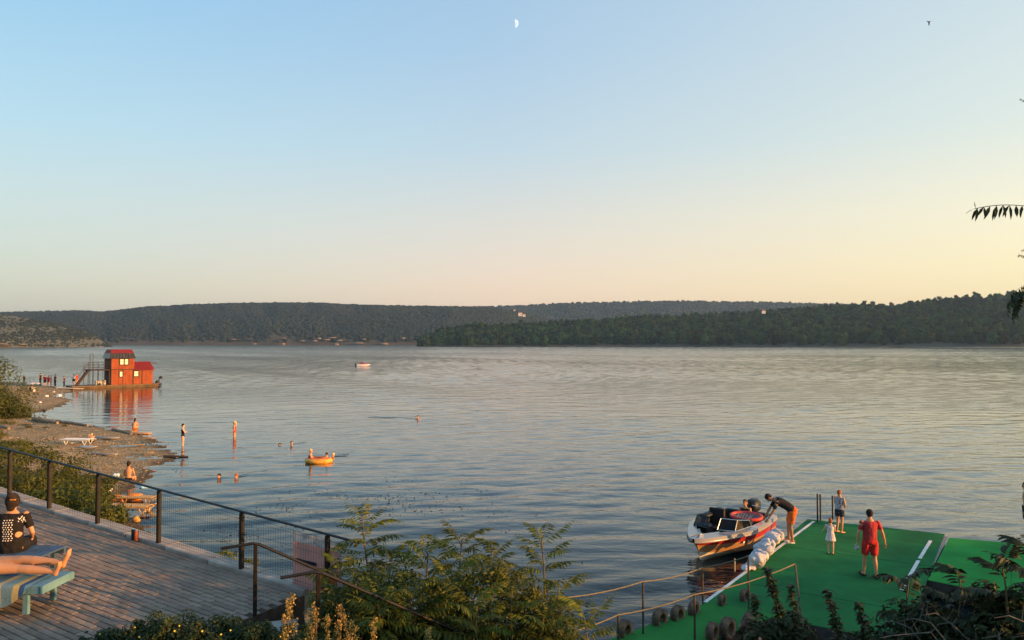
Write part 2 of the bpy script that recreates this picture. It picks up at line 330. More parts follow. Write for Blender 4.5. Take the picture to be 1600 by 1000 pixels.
# ================= water =================
def water_mat():
    m = bpy.data.materials.new('lake_water'); m.use_nodes = True; N = m.node_tree.nodes; L = m.node_tree.links
    b = N['Principled BSDF']; b.inputs['Base Color'].default_value = (.005,.014,.017,1); b.inputs['Roughness'].default_value = .06; b.inputs['IOR'].default_value = 1.333
    geo = N.new('ShaderNodeNewGeometry')
    def wave(sx, sy, rot, sc, det, w_=0.):
        mp = N.new('ShaderNodeMapping'); mp.inputs['Scale'].default_value = (sx, sy, 1); mp.inputs['Rotation'].default_value = (0,0,rot); mp.inputs['Location'].default_value = (w_, w_*2, w_)
        L.new(geo.outputs['Position'], mp.inputs[0]); t = N.new('ShaderNodeTexNoise'); t.inputs['Scale'].default_value = sc; t.inputs['Detail'].default_value = det; t.inputs['Distortion'].default_value = .4
        L.new(mp.outputs[0], t.inputs['Vector']); return t.outputs['Fac']
    def mul(a, k):
        q = N.new('ShaderNodeMath'); q.operation = 'MULTIPLY'; L.new(a, q.inputs[0])
        if isinstance(k, float): q.inputs[1].default_value = k
        else: L.new(k, q.inputs[1])
        return q.outputs[0]
    def add(a, c):
        q = N.new('ShaderNodeMath'); q.operation = 'ADD'; L.new(a, q.inputs[0]); L.new(c, q.inputs[1]); return q.outputs[0]
    patch = wave(.6, 1.6, .2, .018, 3, 7.); mr = N.new('ShaderNodeMapRange'); mr.inputs[1].default_value = .38; mr.inputs[2].default_value = .62; mr.inputs[3].default_value = .45; mr.inputs[4].default_value = 1.15
    L.new(patch, mr.inputs[0])
    sep = N.new('ShaderNodeSeparateXYZ'); L.new(geo.outputs['Position'], sep.inputs[0])
    calm = N.new('ShaderNodeMapRange'); calm.interpolation_type = 'SMOOTHSTEP'   # wind ripples grow away from the sheltered bank and fade towards the far shore
    calm.inputs[1].default_value = -22; calm.inputs[2].default_value = 18; calm.inputs[3].default_value = .55; calm.inputs[4].default_value = 1.0
    L.new(sep.outputs['X'], calm.inputs[0])
    far = N.new('ShaderNodeMapRange'); far.inputs[1].default_value = 90; far.inputs[2].default_value = 500; far.inputs[3].default_value = 1.0; far.inputs[4].default_value = .3
    L.new(sep.outputs['Y'], far.inputs[0])
    rg = N.new('ShaderNodeMapRange'); rg.inputs[1].default_value = 40; rg.inputs[2].default_value = 400; rg.inputs[3].default_value = .05; rg.inputs[4].default_value = .14
    L.new(sep.outputs['Y'], rg.inputs[0]); L.new(rg.outputs[0], b.inputs['Roughness'])   # ripples too small to resolve far out
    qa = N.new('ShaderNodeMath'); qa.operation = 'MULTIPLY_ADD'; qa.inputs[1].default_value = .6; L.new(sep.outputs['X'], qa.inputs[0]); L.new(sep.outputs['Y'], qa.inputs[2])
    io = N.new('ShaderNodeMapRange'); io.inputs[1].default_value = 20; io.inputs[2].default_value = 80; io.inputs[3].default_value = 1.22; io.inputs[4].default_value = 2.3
    L.new(qa.outputs[0], io.inputs[0]); L.new(io.outputs[0], b.inputs['IOR'])   # sheen painted by IOR: brighter far out and rightward, darker near the bank
    h = add(mul(wave(.55, 1.5, -.25, .55, 2, 1.), WAVE[0]), mul(wave(.6, 1.35, -.1, 1.7, 3, 3.), WAVE[1]))
    h = add(h, mul(wave(.8, 1.2, .3, 5.5, 2, 5.), WAVE[2]))
    h = mul(mul(mul(h, mr.outputs[0]), calm.outputs[0]), far.outputs[0])
    bp = N.new('ShaderNodeBump'); bp.inputs['Strength'].default_value = 1.; bp.inputs['Distance'].default_value = 1.0
    L.new(h, bp.inputs['Height']); L.new(bp.outputs[0], b.inputs['Normal']); return m
WAVE = (.0, .040, .006)
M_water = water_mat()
def water_mesh():
    ys = [-60, -20, 4, 10]; y = 12.
    while y < 1560: ys.append(y); y += min(.9, .085+.0022*(y-12)) if y < 1150 else 4
    ys += [1700, 2200, 3600]; ys = np.array(ys)
    t = np.concatenate([-np.geomspace(90, .8, 26), np.linspace(-.76, .76, 460), np.geomspace(.8, 90, 26)])
    Y, T = np.meshgrid(ys, t, indexing='ij'); X = np.clip(T*(np.maximum(Y, 8)+6), -3500, 3500)
    # grid spacing per row, to leave out waves the grid cannot carry
    dy = np.gradient(ys)[:, None]*np.ones_like(T)
    rg = np.random.default_rng(5); H = np.zeros_like(X)
    W = [5.2, 4.1, 3.4, 2.8, 2.3, 2.0, 1.7, 1.45, 1.25, 1.05, .9, .8, .7, 6.5, 3.0, 2.5, 1.85, 1.5, 1.15, .95, 3.8, 4.6, 2.15, 1.35]
    px_ = X/900.; 
    patch = .5+.5*np.sin(X*.011+2.2*np.sin(Y*.017+1.)+.8*np.sin(X*.031))*np.sin(Y*.021+1.5*np.sin(X*.013)+2.)
    patch2 = .5+.5*np.sin(X*.09+1.7*np.sin(Y*.11))*np.sin(Y*.13+1.9*np.sin(X*.07+1.))
    amp = .40+.75*patch
    amp = amp*(.75+.5*patch2)
    shelter = 1/(1+np.exp(-(X+.10*Y+3)/5.)); shelter = .42+.58*shelter       # calmer under the left bank
    amp = amp*shelter
    far = np.clip((Y-180)/320, 0, 1)
    for k, w_ in enumerate(W):
        th = rg.normal(-.42, .16) if k % 2 else rg.normal(.22, .22)
        kk = 2*math.pi/w_; slope = .0290*(.5 if w_ > 3.3 else 1.15 if w_ > 1.1 else .8)
        fade = np.clip((w_/dy-2.2)/2.0, 0, 1); ph = rg.random()*6.28
        wob = .8*np.sin(X*.11*kk*.3+ph*2+.4*np.sin(Y*.1))+.5*np.sin(Y*.17+X*.05+ph)
        grp = .55+.45*np.sin(X*kk*.07+Y*kk*.05+ph*3)
        H += fade*grp*slope*(1+2.6*far)/kk*np.sin(kk*(X*math.sin(th)+Y*math.cos(th))+ph+wob)*amp
    H[:4] = 0
    n, m_ = X.shape; V = np.stack([X, Y, H], -1).reshape(-1, 3)
    i, j = np.meshgrid(np.arange(n-1), np.arange(m_-1), indexing='ij'); a = i*m_+j
    Fq = np.stack([a, a+1, a+m_+1, a+m_], -1).reshape(-1, 4)
    me = bpy.data.meshes.new('water'); me.vertices.add(len(V)); me.vertices.foreach_set('co', V.astype(np.float32).ravel())
    me.loops.add(Fq.size); me.loops.foreach_set('vertex_index', Fq.astype(np.int32).ravel())
    me.polygons.add(len(Fq)); me.polygons.foreach_set('loop_start', np.arange(0, Fq.size, 4, dtype=np.int32)); me.polygons.foreach_set('loop_total', np.full(len(Fq), 4, dtype=np.int32))
    me.update(calc_edges=True); me.materials.append(M_water); smooth(me); return me
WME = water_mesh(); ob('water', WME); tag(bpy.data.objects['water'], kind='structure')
print('water quads', len(WME.polygons))
# ================= haze =================
HAZE = 0.00010
bm = bmesh.new(); box(bm, (0, 1740, 74), (7200, 3800, 152.))
hz = bmesh.ops.recalc_face_normals(bm, faces=bm.faces)
mh = bpy.data.materials.new('haze'); mh.use_nodes = True; N = mh.node_tree.nodes; N.remove(N['Principled BSDF'])
pv = N.new('ShaderNodeVolumePrincipled'); pv.inputs['Color'].default_value = (.40,.64,.92,1); pv.inputs['Density'].default_value = HAZE; pv.inputs['Anisotropy'].default_value = .2
mh.node_tree.links.new(pv.outputs[0], N['Material Output'].inputs['Volume'])
hzo = part('haze', bm, mh); tag(hzo, 'thin evening haze over the lake', 'haze', kind='stuff')
# ================= near bank, beach, paved terrace =================
SHORE = [(-120,135),(-79,124),(-68,113),(-60,105.5),(-56.7,100),(-55.5,93),(-48.7,85.7),(-44.8,75.7),(-43,68.4),(-38,64.3),(-34,60.9),(-28.2,56.5),(-24.5,52.3),(-21,47),(-18.6,43.8),(-18.8,41.5),(-17.7,38),(-16.6,33),(-14.2,28.5),(-11.2,24.5),(-8,21.5),(-5,19),(-2,17),(.2,15),(2.2,12.9),(6,12.4),(10,12.8),(14,14.2),(20,17),(30,21),(45,28),(75,40),(160,60)]
LANDPOLY = np.array(SHORE+[(160,-80),(-220,-80),(-220,150)], dtype=float)
def shore_dist(X, Y):
    X = np.atleast_1d(np.asarray(X, float)); Y = np.atleast_1d(np.asarray(Y, float))
    best = np.full(X.shape, 1e9)
    for (ax, ay), (bx, by) in zip(SHORE, SHORE[1:]):
        dx, dy = bx-ax, by-ay; t = np.clip(((X-ax)*dx+(Y-ay)*dy)/(dx*dx+dy*dy), 0, 1)
        best = np.minimum(best, np.hypot(X-ax-t*dx, Y-ay-t*dy))
    ins = np.zeros(X.shape, bool); q = LANDPOLY; j = len(q)-1
    for i in range(len(q)):
        c = ((q[i,1] > Y) != (q[j,1] > Y)) & (X < (q[j,0]-q[i,0])*(Y-q[i,1])/(q[j,1]-q[i,1]+1e-12)+q[i,0]); ins ^= c; j = i
    return np.where(ins, best, -best)
# terrace plane through the railing foot line
PA = Vector((-4.18, 11.83, 2.96)); PB = Vector((-8.48, 14.15, 3.37))
UH = Vector((PA.x-PB.x, PA.y-PB.y, 0)).normalized(); VH = Vector((UH.y, -UH.x, 0))   # UH along the rail to the right, VH towards the viewer
if VH.y > 0: VH = -VH
SLOPE = (PA.z-PB.z)/(PA-PB).to_2d().length
def deck_st(x, y): dx, dy = x-PA.x, y-PA.y; return dx*UH.x+dy*UH.y, dx*VH.x+dy*VH.y
def deck_z(x, y): return PA.z+SLOPE*deck_st(x, y)[0]
def dpt(s, t, dz=0.): return Vector((PA.x+UH.x*s+VH.x*t, PA.y+UH.y*s+VH.y*t, PA.z+SLOPE*s+dz))
DS0, DS1, DT1 = -14.0, 1.35, 6.2
def ground_np(X, Y):
    sd = shore_dist(X, Y)
    b = np.clip((Y-24)/14, 0, 1); b = b*b*(3-2*b); left = np.clip((-X-10)/5, 0, 1)
    b = b*left
    near = np.where(sd > 0, .12*np.minimum(sd, 1)+.50*np.maximum(sd-1, 0), sd*.25); beach = np.where(sd > 0, .035*np.minimum(sd, 6)+.10*np.maximum(sd-6, 0), sd*.12)
    near = np.minimum(near, 4.9+.03*sd); 
    # bank under the terrace is lower towards the left, where the beach widens
    z = near*(1-b)+beach*b
    z = np.maximum(z, -2.5)
    s = (X-PA.x)*UH.x+(Y-PA.y)*UH.y; t = (X-PA.x)*VH.x+(Y-PA.y)*VH.y
    out = np.maximum(np.maximum(-t-.25, t-DT1), np.maximum(s-DS1, DS0-s))
    dz = PA.z+SLOPE*np.maximum(s, DS0)-.16+.62*np.maximum(out, 0)
    z = np.minimum(z, dz)
    inside = out < -.1
    z = np.where(inside, PA.z+SLOPE*s-.16, z)
    return z
def ground(x, y): return float(ground_np(np.array([x]), np.array([y]))[0])

def ground_mat():
    m = bpy.data.materials.new('bank_ground'); m.use_nodes = True; N = m.node_tree.nodes; L = m.node_tree.links; b = N['Principled BSDF']
    b.inputs['Roughness'].default_value = .95; b.inputs['Specular IOR Level'].default_value = .15
    geo = N.new('ShaderNodeNewGeometry'); at = N.new('ShaderNodeAttribute'); at.attribute_name = 'green'; wt = N.new('ShaderNodeAttribute'); wt.attribute_name = 'wet'
    def noise_(sc, det=4):
        t = N.new('ShaderNodeTexNoise'); t.inputs['Scale'].default_value = sc; t.inputs['Detail'].default_value = det; L.new(geo.outputs['Position'], t.inputs['Vector']); return t.outputs['Fac']
    def ramp(f, stops):
        r = N.new('ShaderNodeValToRGB'); e = r.color_ramp.elements
        while len(e) < len(stops): e.new(.5)
        for k, (p, c) in enumerate(stops): e[k].position = p; e[k].color = (*c, 1)
        L.new(f, r.inputs[0]); return r.outputs[0]
    def mixc(f, a, c):
        x = N.new('ShaderNodeMix'); x.data_type = 'RGBA'; L.new(f, x.inputs[0])
        L.new(a, x.inputs[6]); L.new(c, x.inputs[7]); return x.outputs[2]
    vor = N.new('ShaderNodeTexVoronoi'); vor.inputs['Scale'].default_value = 9.; L.new(geo.outputs['Position'], vor.inputs['Vector'])
    sepc = N.new('ShaderNodeSeparateColor'); L.new(vor.outputs['Color'], sepc.inputs[0])
    sand = ramp(noise_(.9, 8), [(.3,(.20,.13,.055)),(.5,(.34,.225,.10)),(.68,(.48,.34,.17))])
    peb = ramp(sepc.outputs[0], [(0,(.20,.14,.075)),(.6,(.33,.23,.125)),(1,(.48,.36,.22))])
    c = mixc(ramp(noise_(1.7), [(.42,(0,0,0)),(.55,(1,1,1))]), sand, peb)
    grass = ramp(noise_(2.6, 6), [(.3,(.035,.05,.014)),(.5,(.07,.085,.025)),(.7,(.16,.14,.05))])
    mm = N.new('ShaderNodeMath'); mm.operation = 'ADD'; L.new(at.outputs['Fac'], mm.inputs[0])
    m2 = N.new('ShaderNodeMath'); m2.operation = 'MULTIPLY_ADD'; m2.inputs[1].default_value = 1.6; m2.inputs[2].default_value = -.8; L.new(noise_(.8, 5), m2.inputs[0]); L.new(m2.outputs[0], mm.inputs[1])
    c = mixc(ramp(mm.outputs[0], [(.4,(0,0,0)),(.6,(1,1,1))]), c, grass)
    dk = N.new('ShaderNodeMix'); dk.data_type = 'RGBA'; dk.blend_type = 'MULTIPLY'; L.new(wt.outputs['Fac'], dk.inputs[0]); L.new(c, dk.inputs[6]); dk.inputs[7].default_value = (.36,.33,.30,1)
    L.new(dk.outputs[2], b.inputs['Base Color'])
    bp = N.new('ShaderNodeBump'); bp.inputs['Strength'].default_value = .9; bp.inputs['Distance'].default_value = .07
    ad = N.new('ShaderNodeMath'); ad.operation = 'ADD'; L.new(noise_(6, 6), ad.inputs[0]); L.new(vor.outputs['Distance'], ad.inputs[1])
    L.new(ad.outputs[0], bp.inputs['Height']); L.new(bp.outputs[0], b.inputs['Normal']); return m
M_ground = ground_mat()
def green_np(X, Y):
    """where weeds and grass grow on the bank (0..1)"""
    sd = shore_dist(X, Y)
    g = np.clip((sd-.9)/1.2, 0, 1)*np.clip((38-Y)/8, 0, 1)             # bank close to the terrace
    g = np.maximum(g, np.clip((sd-5.0-.10*np.maximum(Y-30, 0))/4, 0, .9)*np.clip((62-Y)/12, 0, 1))  # inland edge of the beach
    g = np.maximum(g, np.clip((sd-10)/4, 0, 1)*np.clip((Y-58)/8, 0, 1)*.9)
    return g
xs = np.concatenate([np.linspace(-210, -80, 20), np.linspace(-78, -30, 110), np.linspace(-29.7, 16, 190), np.linspace(17, 160, 50)])
ys = np.concatenate([np.linspace(-70, 0, 14), np.linspace(1, 60, 220), np.linspace(60.6, 150, 130)])
GX, GY = np.meshgrid(xs, ys, indexing='ij'); Z = ground_np(GX.ravel(), GY.ravel()).reshape(GX.shape)
sd_all = shore_dist(GX.ravel(), GY.ravel()).reshape(GX.shape)
nz = np.array([fbm(x, y, .35, 4, 8.) for x, y in zip(GX.ravel(), GY.ravel())]).reshape(GX.shape)
s_, t_ = (GX-PA.x)*UH.x+(GY-PA.y)*UH.y, (GX-PA.x)*VH.x+(GY-PA.y)*VH.y
dk_ = (t_ > -.5) & (t_ < DT1+.3) & (s_ < DS1+.3) & (s_ > DS0-.3)
Z = Z+np.where(dk_, 0, nz*np.where(sd_all > 0, np.clip(sd_all*.05, .035, .16), .03))
n, m_ = GX.shape; V = np.stack([GX, GY, Z], -1).reshape(-1, 3); i, j = np.meshgrid(np.arange(n-1), np.arange(m_-1), indexing='ij'); a = i*m_+j
Fq = np.stack([a, a+m_, a+m_+1, a+1], -1).reshape(-1, 4)
keep = (Z.ravel()[Fq].max(1) > -.9); me = mesh_np('bank', V, Fq[keep], M_ground)
at = me.attributes.new('green', 'FLOAT', 'POINT'); at.data.foreach_set('value', green_np(V[:,0], V[:,1]).astype(np.float32))
at = me.attributes.new('wet', 'FLOAT', 'POINT'); at.data.foreach_set('value', np.clip(1-(sd_all.ravel()-.15)/.8, 0, 1).astype(np.float32))
o = ob('beach', me); tag(o, kind='structure')

# pebbles and driftwood bits on the beach
def stone(seed, m):
    bm = bmesh.new(); bmesh.ops.create_icosphere(bm, subdivisions=1, radius=1); r_ = random.Random(seed)
    for v in bm.verts: v.co = v.co*r_.uniform(.75, 1.15); v.co.z *= .55
    return mesh_bm('stone', bm, m)
M_stone = mat('pebble', (.40,.29,.17), .9, col2=(.22,.155,.09), scale=2, rnd=.6)
r_ = random.Random(21); pts = []; sc = []; ro = []
cand = rng.uniform([-78, 24], [-12, 122], (60000, 2)); sdc = shore_dist(cand[:,0], cand[:,1]); gz = ground_np(cand[:,0], cand[:,1]); gg = green_np(cand[:,0], cand[:,1])
ok = (sdc > -.8) & (sdc < 22) & (gg < .75)
for (x, y), z, d in zip(cand[ok], gz[ok], sdc[ok]):
    if len(pts) > 3000: break
    s = r_.uniform(.025, .065)*(1.7 if r_.random() < .04 else 1)*(1+.004*y); pts.append((x, y, z+.02)); sc.append((s*r_.uniform(.8,1.6), s, s*r_.uniform(.6,1))); ro.append(r_.random()*6.28)
tag(scatter('pebbles', pts, sc, ro, [stone(k, M_stone) for k in range(5)]), 'brown pebbles strewn over the beach', 'pebbles', kind='stuff')

# ---- terrace ----
M_mortar = mat('paving_bed', (.075,.060,.048), .95)
M_brick = mat('paving_brick', (.27,.205,.155), .85, col2=(.20,.155,.122), scale=5, rnd=.22, bump=.35)
M_conc = mat('kerb_concrete', (.42,.38,.33), .9, col2=(.27,.24,.21), scale=3, bump=.4)
def deckbox(bm, s0, s1, t0, t1, z0, z1):
    c = [dpt(s0,t0,z0),dpt(s1,t0,z0),dpt(s1,t1,z0),dpt(s0,t1,z0),dpt(s0,t0,z1),dpt(s1,t0,z1),dpt(s1,t1,z1),dpt(s0,t1,z1)]
    v = [bm.verts.new(p) for p in c]
    for f in ((3,2,1,0),(4,5,6,7),(0,1,5,4),(1,2,6,5),(2,3,7,6),(3,0,4,7)): bm.faces.new([v[k] for k in f])
bm = bmesh.new(); deckbox(bm, DS0, DS1, .0, DT1, -.5, -.010); bmesh.ops.recalc_face_normals(bm, faces=bm.faces)
terr = part('terrace', bm, M_mortar); tag(terr, kind='structure')
# kerb stones
r_ = random.Random(5); kb = bmesh.new(); box(kb, (0,0,-.12), (1.0, .30, .30), bev=.012); kerb_me = mesh_bm('kerb_stone', kb, M_conc)
ang = math.atan2(UH.y, UH.x); tilt = math.atan(SLOPE)
def on_deck(name, me, s, t, dz, parent, sx=1.):
    o = ob(name, me, parent); o.location = dpt(s, t, dz); o.rotation_euler = (Matrix.Rotation(ang, 3, 'Z') @ Matrix.Rotation(-tilt, 3, 'Y')).to_euler() if False else Matrix.Rotation(ang, 3, 'Z').to_euler()
    o.rotation_euler = (Matrix.Rotation(ang, 3, 'Z') @ Matrix.Rotation(-math.atan(SLOPE), 3, 'Y')).to_euler(); o.scale.x = sx; return o
for k in range(15): on_deck('kerb_stone', kerb_me, DS1-.52-k*1.012, -.155+r_.uniform(-.006, .006), .028+r_.uniform(-.004, .004), terr)
# bricks: the 300 nearest in view are objects, the rest one part
BL, BW = .22, .102
bm = bmesh.new(); box(bm, (0,0,-.02), (BL-.010, BW-.012, .05), bev=.004); brick_me = mesh_bm('brick', bm, M_brick)
cells = []
for row in range(int(DT1/BW)):
    t = .0+BW*(row+.5); off = (row % 2)*BL*.5
    for k in range(int((DS1-DS0)/BL)+1):
        s = DS1-off-BL*(k+.5)
        if s+BL/2 > DS1+.01 or s-BL/2 < DS0: continue
        p = dpt(s, t); X = p.x/p.y*F+800; Yp = 534+(CAMZ-p.z)/p.y*F
        vis = -20 < X < 480 and Yp < 1010 and not (X > 140 and Yp > 985) 
        cells.append((vis, -p.length if False else p.y, s, t))
vis = sorted([c for c in cells if c[0]], key=lambda c: c[1]); near_c = vis[:300]; rest = vis[300:]+[c for c in cells if not c[0]]
for _, _, s, t in near_c: on_deck('brick', brick_me, s, t, r_.uniform(-.004, .003), terr)
bm = bmesh.new()
for _, _, s, t in rest:
    dz = r_.uniform(-.004, .003); deckbox(bm, s-BL/2+.005, s+BL/2-.005, t-BW/2+.0065, t+BW/2-.0065, -.045+dz, .005+dz)
bmesh.ops.recalc_face_normals(bm, faces=bm.faces)
M_brick2 = mat('paving_brick_field', (.27,.205,.155), .85, col2=(.195,.15,.118), scale=2.3, bump=.35, detail=8)
o = part('brick_paving', bm, M_brick2, terr); tag(o, kind='stuff')

# ---- railing ----
M_iron = mat('dark_iron', (.016,.014,.012), .5, metal=.3, var=.3, spec=.4)
def top_s(s): return dpt(s, -.06, .92)
rail = empty('railing', dpt(0, -.06), 'dark iron mesh railing along the outer edge of the paved terrace', 'railing')
def rpart(name, bm, m=M_iron, parent=None):
    o = part(name, bm, m, None); (o); o.parent = parent or rail; o.matrix_parent_inverse = (Matrix.Translation(-rail.location)); return o
post_s = [0.0]
for xt in (252, 157, 81.5, 19.5):
    lo, hi = -14., 0.
    for _ in range(40):
        md = (lo+hi)/2; p = dpt(md, -.06); lo, hi = (md, hi) if 800+p.x/p.y*F < xt else (lo, md)
    post_s.append(lo)
post_s += [post_s[-1]-1.5, post_s[-1]-3.0]
post_s = [1.72, ]+post_s
for s in post_s:
    bm = bmesh.new(); p = dpt(s, -.06)
    box(bm, p+Vector((0,0,.46)), (.05, .07, .92), rz=ang, bev=.006); o = rpart('post', bm)
    b2 = bmesh.new(); box(b2, p+Vector((0,0,.035)), (.16, .14, .012), rz=ang)
    q = part('base_plate', b2, M_iron); q.parent = o
    q.matrix_parent_inverse = Matrix.Translation(-rail.location)
bm = bmesh.new(); loft(bm, [top_s(s)+Vector((0,0,.012)) for s in (2.3, 0, -4, -11)], [(.030,.016)]*4, 8, (0,0,1)); rpart('handrail', bm)
MW = .0016
for a_, b_ in zip(post_s, post_s[1:]):
    bm = bmesh.new(); s = b_+.06
    while s < a_-.03:
        loft(bm, [dpt(s, -.06, .09), dpt(s, -.06, .86)], [.0019]*2, 3, (1,0,0), cap=False); s += .05
    for z in (.09, .14, .38, .62, .81, .86): loft(bm, [dpt(b_+.03, -.066, z), dpt(a_-.03, -.066, z)], [.0022]*2, 3, (0,0,1), cap=False)
    o = rpart('mesh_panel', bm); tag(o, kind='stuff')

# stair handrails
SD = Vector((.96, .28, 0)).normalized()
def stair_rail(T, lab, n=2.4, hp=.93):
    base = T-Vector((0,0,hp)); t = empty('stair_handrail', base, lab, 'handrail', 'handrails beside the steps')
    L_ = lambda p: p-base
    bm = bmesh.new(); loft(bm, [L_(T-SD*.42-Vector((0,0,.035))), L_(T-SD*.03), L_(T+SD*.05-Vector((0,0,.02))), L_(T+SD*n-Vector((0,0,n*.52)))], [(.024,.02)]*4, 8, (0,0,1), roundend=False); part('top_rail', bm, M_iron, t)
    bm = bmesh.new(); box(bm, (0,0,hp/2-.01), (.05,.05,hp-.02), rz=.28, bev=.005); part('post', bm, M_iron, t)
    bm = bmesh.new(); q = L_(T+SD*(n-.1)-Vector((0,0,(n-.1)*.52))); box(bm, q-Vector((0,0,.5)), (.05,.05,.98), rz=.28, bev=.005); part('post', bm, M_iron, t)
    return t
T1 = Vector((-3.31, 9.99, 3.90)); T2 = Vector((-2.25, 9.0, 3.83))
stair_rail(T1, 'dark handrail at the head of the steps, the one standing on the paving')
stair_rail(T2, 'dark handrail half hidden in leaves, right of the one on the paving', hp=1.1)
st = empty('steps', (T1.x+.5, T1.y-.3, 2.6), 'concrete steps going down from the terrace behind the bushes', 'steps')
for k in range(7):
    bm = bmesh.new(); p = T1+SD*(.35+.34*k)+Vector((.28*.7,-.96*.7,0)); box(bm, Vector((p.x, p.y, 2.86-.09-.17*k))-st.location, (.36, 1.5, .20), rz=math.atan2(SD.y, SD.x), bev=.01); part('step', bm, M_conc, st)
# banner hung on the railing behind the bushes
M_ban = mat('banner_print', (.72,.46,.40), .7, col2=(.50,.36,.36), scale=1.6)
bn = empty('banner', dpt(1.45, -.13, .1), 'faded pink printed banner tied to the mesh railing behind the bushes', 'banner')
def bpt(s, z): return dpt(s, -.10, z)-bn.location
def bquad(name, s0, s1, z0, z1, m, off=0., nseg=8):
    bm = bmesh.new(); rows = []
    for i in range(nseg+1):
        s = s0+(s1-s0)*i/nseg; w_ = .012*math.sin(i*1.7)+off
        rows.append([bm.verts.new(bpt(s, z)+VH*w_) for z in (z0, (z0+z1)/2, z1)])
    for A_, B_ in zip(rows, rows[1:]):
        for k in range(2): bm.faces.new((A_[k], B_[k], B_[k+1], A_[k+1]))
    bmesh.ops.solidify(bm, geom=bm.faces[:], thickness=.004); return part(name, bm, m, bn)
bquad('cloth', 1.02, 1.95, .05, .70, M_ban)
bquad('printed_panel', 1.02, 1.95, .72, .84, mat('banner_pale', (.55,.55,.56), .7), .0)
bquad('printed_stripe', 1.12, 1.5, .42, .47, mat('banner_dark', (.05,.05,.07), .7), .03, 3)
bquad('printed_figure', 1.55, 1.85, .12, .40, mat('banner_orange', (.75,.22,.07), .7, col2=(.5,.12,.05), scale=9), .03, 3)
# can on the kerb, dark pebble
def can(p, lab, m, s=1.):
    t = empty('drink_can', p, lab, 'can'); bm = bmesh.new(); loft(bm, [(0,0,.004),(0,0,.012),(0,0,.165*s),(0,0,.178*s)], [.028,.034,.034,.027], 14, (1,0,0)); part('can_body', bm, m, t, 40)
    bm = bmesh.new(); loft(bm, [(0,0,.179*s),(0,0,.183*s)], [.026,.025], 14, (1,0,0)); part('lid', bm, mat('aluminium', (.6,.6,.6), .3, metal=.9), t)
can(P(213, 845, dpt(-2.3,.1).z+.03), 'reddish brown drink can standing on the terrace kerb', mat('can_print', (.50,.13,.05), .4, col2=(.32,.07,.03), scale=12))
can(P(207, 844, dpt(-2.3,.1).z+.03)+Vector((0,.03,0)), 'black drink can tucked behind the reddish brown one', mat('can_black', (.02,.02,.02), .4))
# ================= floating dock =================
DZ = .45
def carpet(name, c1, c2):
    m = mat(name, c1, .95, col2=c2, scale=1.1, spec=.1, detail=8); N = m.node_tree.nodes; L = m.node_tree.links
    tc = N.new('ShaderNodeTexCoord'); n_ = N.new('ShaderNodeTexNoise'); n_.inputs['Scale'].default_value = 90; L.new(tc.outputs['Object'], n_.inputs['Vector'])
    bp = N.new('ShaderNodeBump'); bp.inputs['Strength'].default_value = .6; bp.inputs['Distance'].default_value = .01; L.new(n_.outputs['Fac'], bp.inputs['Height']); L.new(bp.outputs[0], N['Principled BSDF'].inputs['Normal']); return m
M_carpet = carpet('green_carpet', (.022,.180,.050), (.014,.115,.034))
M_carpet2 = carpet('bright_green_carpet', (.032,.30,.055), (.022,.21,.040))
M_steel = mat('float_steel', (.06,.055,.05), .7, metal=.2, scale=4)
M_line = mat('white_paint', (.78,.76,.72), .8, col2=(.60,.60,.58), scale=5)
M_rubber = mat('tyre_rubber', (.075,.058,.045), .9, col2=(.26,.17,.11), scale=5, bump=.4)
D0 = P(1100, 942, DZ); CD = Vector((.552, .834, 0)); RD = Vector((.834, -.552, 0))
def dk(c, r, z=DZ): return Vector((D0.x+CD.x*c+RD.x*r, D0.y+CD.y*c+RD.y*r, z))
dang = math.atan2(CD.y, CD.x)
def prism(bm, poly, z0, z1):
    b = [bm.verts.new((p[0], p[1], z0)) for p in poly]; t = [bm.verts.new((p[0], p[1], z1)) for p in poly]
    bm.faces.new(b[::-1]); bm.faces.new(t); n = len(poly)
    for k in range(n): bm.faces.new((b[k], b[(k+1) % n], t[(k+1) % n], t[k]))
    bmesh.ops.recalc_face_normals(bm, faces=bm.faces)
def rel(o, t): o.matrix_parent_inverse = Matrix.Translation(-t.location); return o
def tpart(name, bm, m, t, sm_=None): return rel(part(name, bm, m, t, sm_), t)
# platform 1
A1 = P(1262, 811, DZ); B1 = P(1476, 834, DZ); C1 = dk(-.1, 4.15); E1 = D0.copy()
E1 = dk(-.05, 0)
dock = empty('floating_dock', dk(4, 2, 0), 'dark green carpeted floating dock with white edge lines where the people stand', 'dock')
bm = bmesh.new(); prism(bm, [E1, C1, B1, A1], .06, DZ-.012); tpart('float', bm, M_steel, dock)
# carpet laid in five strips with seams
for k in range(5):
    u0, u1 = k/5, (k+1)/5; e = .0012
    q = [E1.lerp(A1, u0+e), C1.lerp(B1, u0+e), C1.lerp(B1, u1-e), E1.lerp(A1, u1-e)]
    bm = bmesh.new(); prism(bm, q, DZ-.010, DZ+.002*(k % 2)); tpart('carpet_strip', bm, M_carpet, dock)
def stripe(a, b, w_, z, name, par, m=M_line):
    d = (b-a).normalized(); s = Vector((d.y, -d.x, 0))*w_/2; bm = bmesh.new(); prism(bm, [a-s, a+s, b+s, b-s], z, z+.005); return tpart(name, bm, m, par)
stripe(P(1271,815,DZ), P(1102,941,DZ), .085, DZ+.003, 'white_line', dock)
stripe(P(1454,845,DZ), P(1437,873,DZ), .09, DZ+.003, 'white_line', dock); stripe(P(1435,876,DZ), P(1409,922,DZ), .09, DZ+.003, 'white_line', dock)
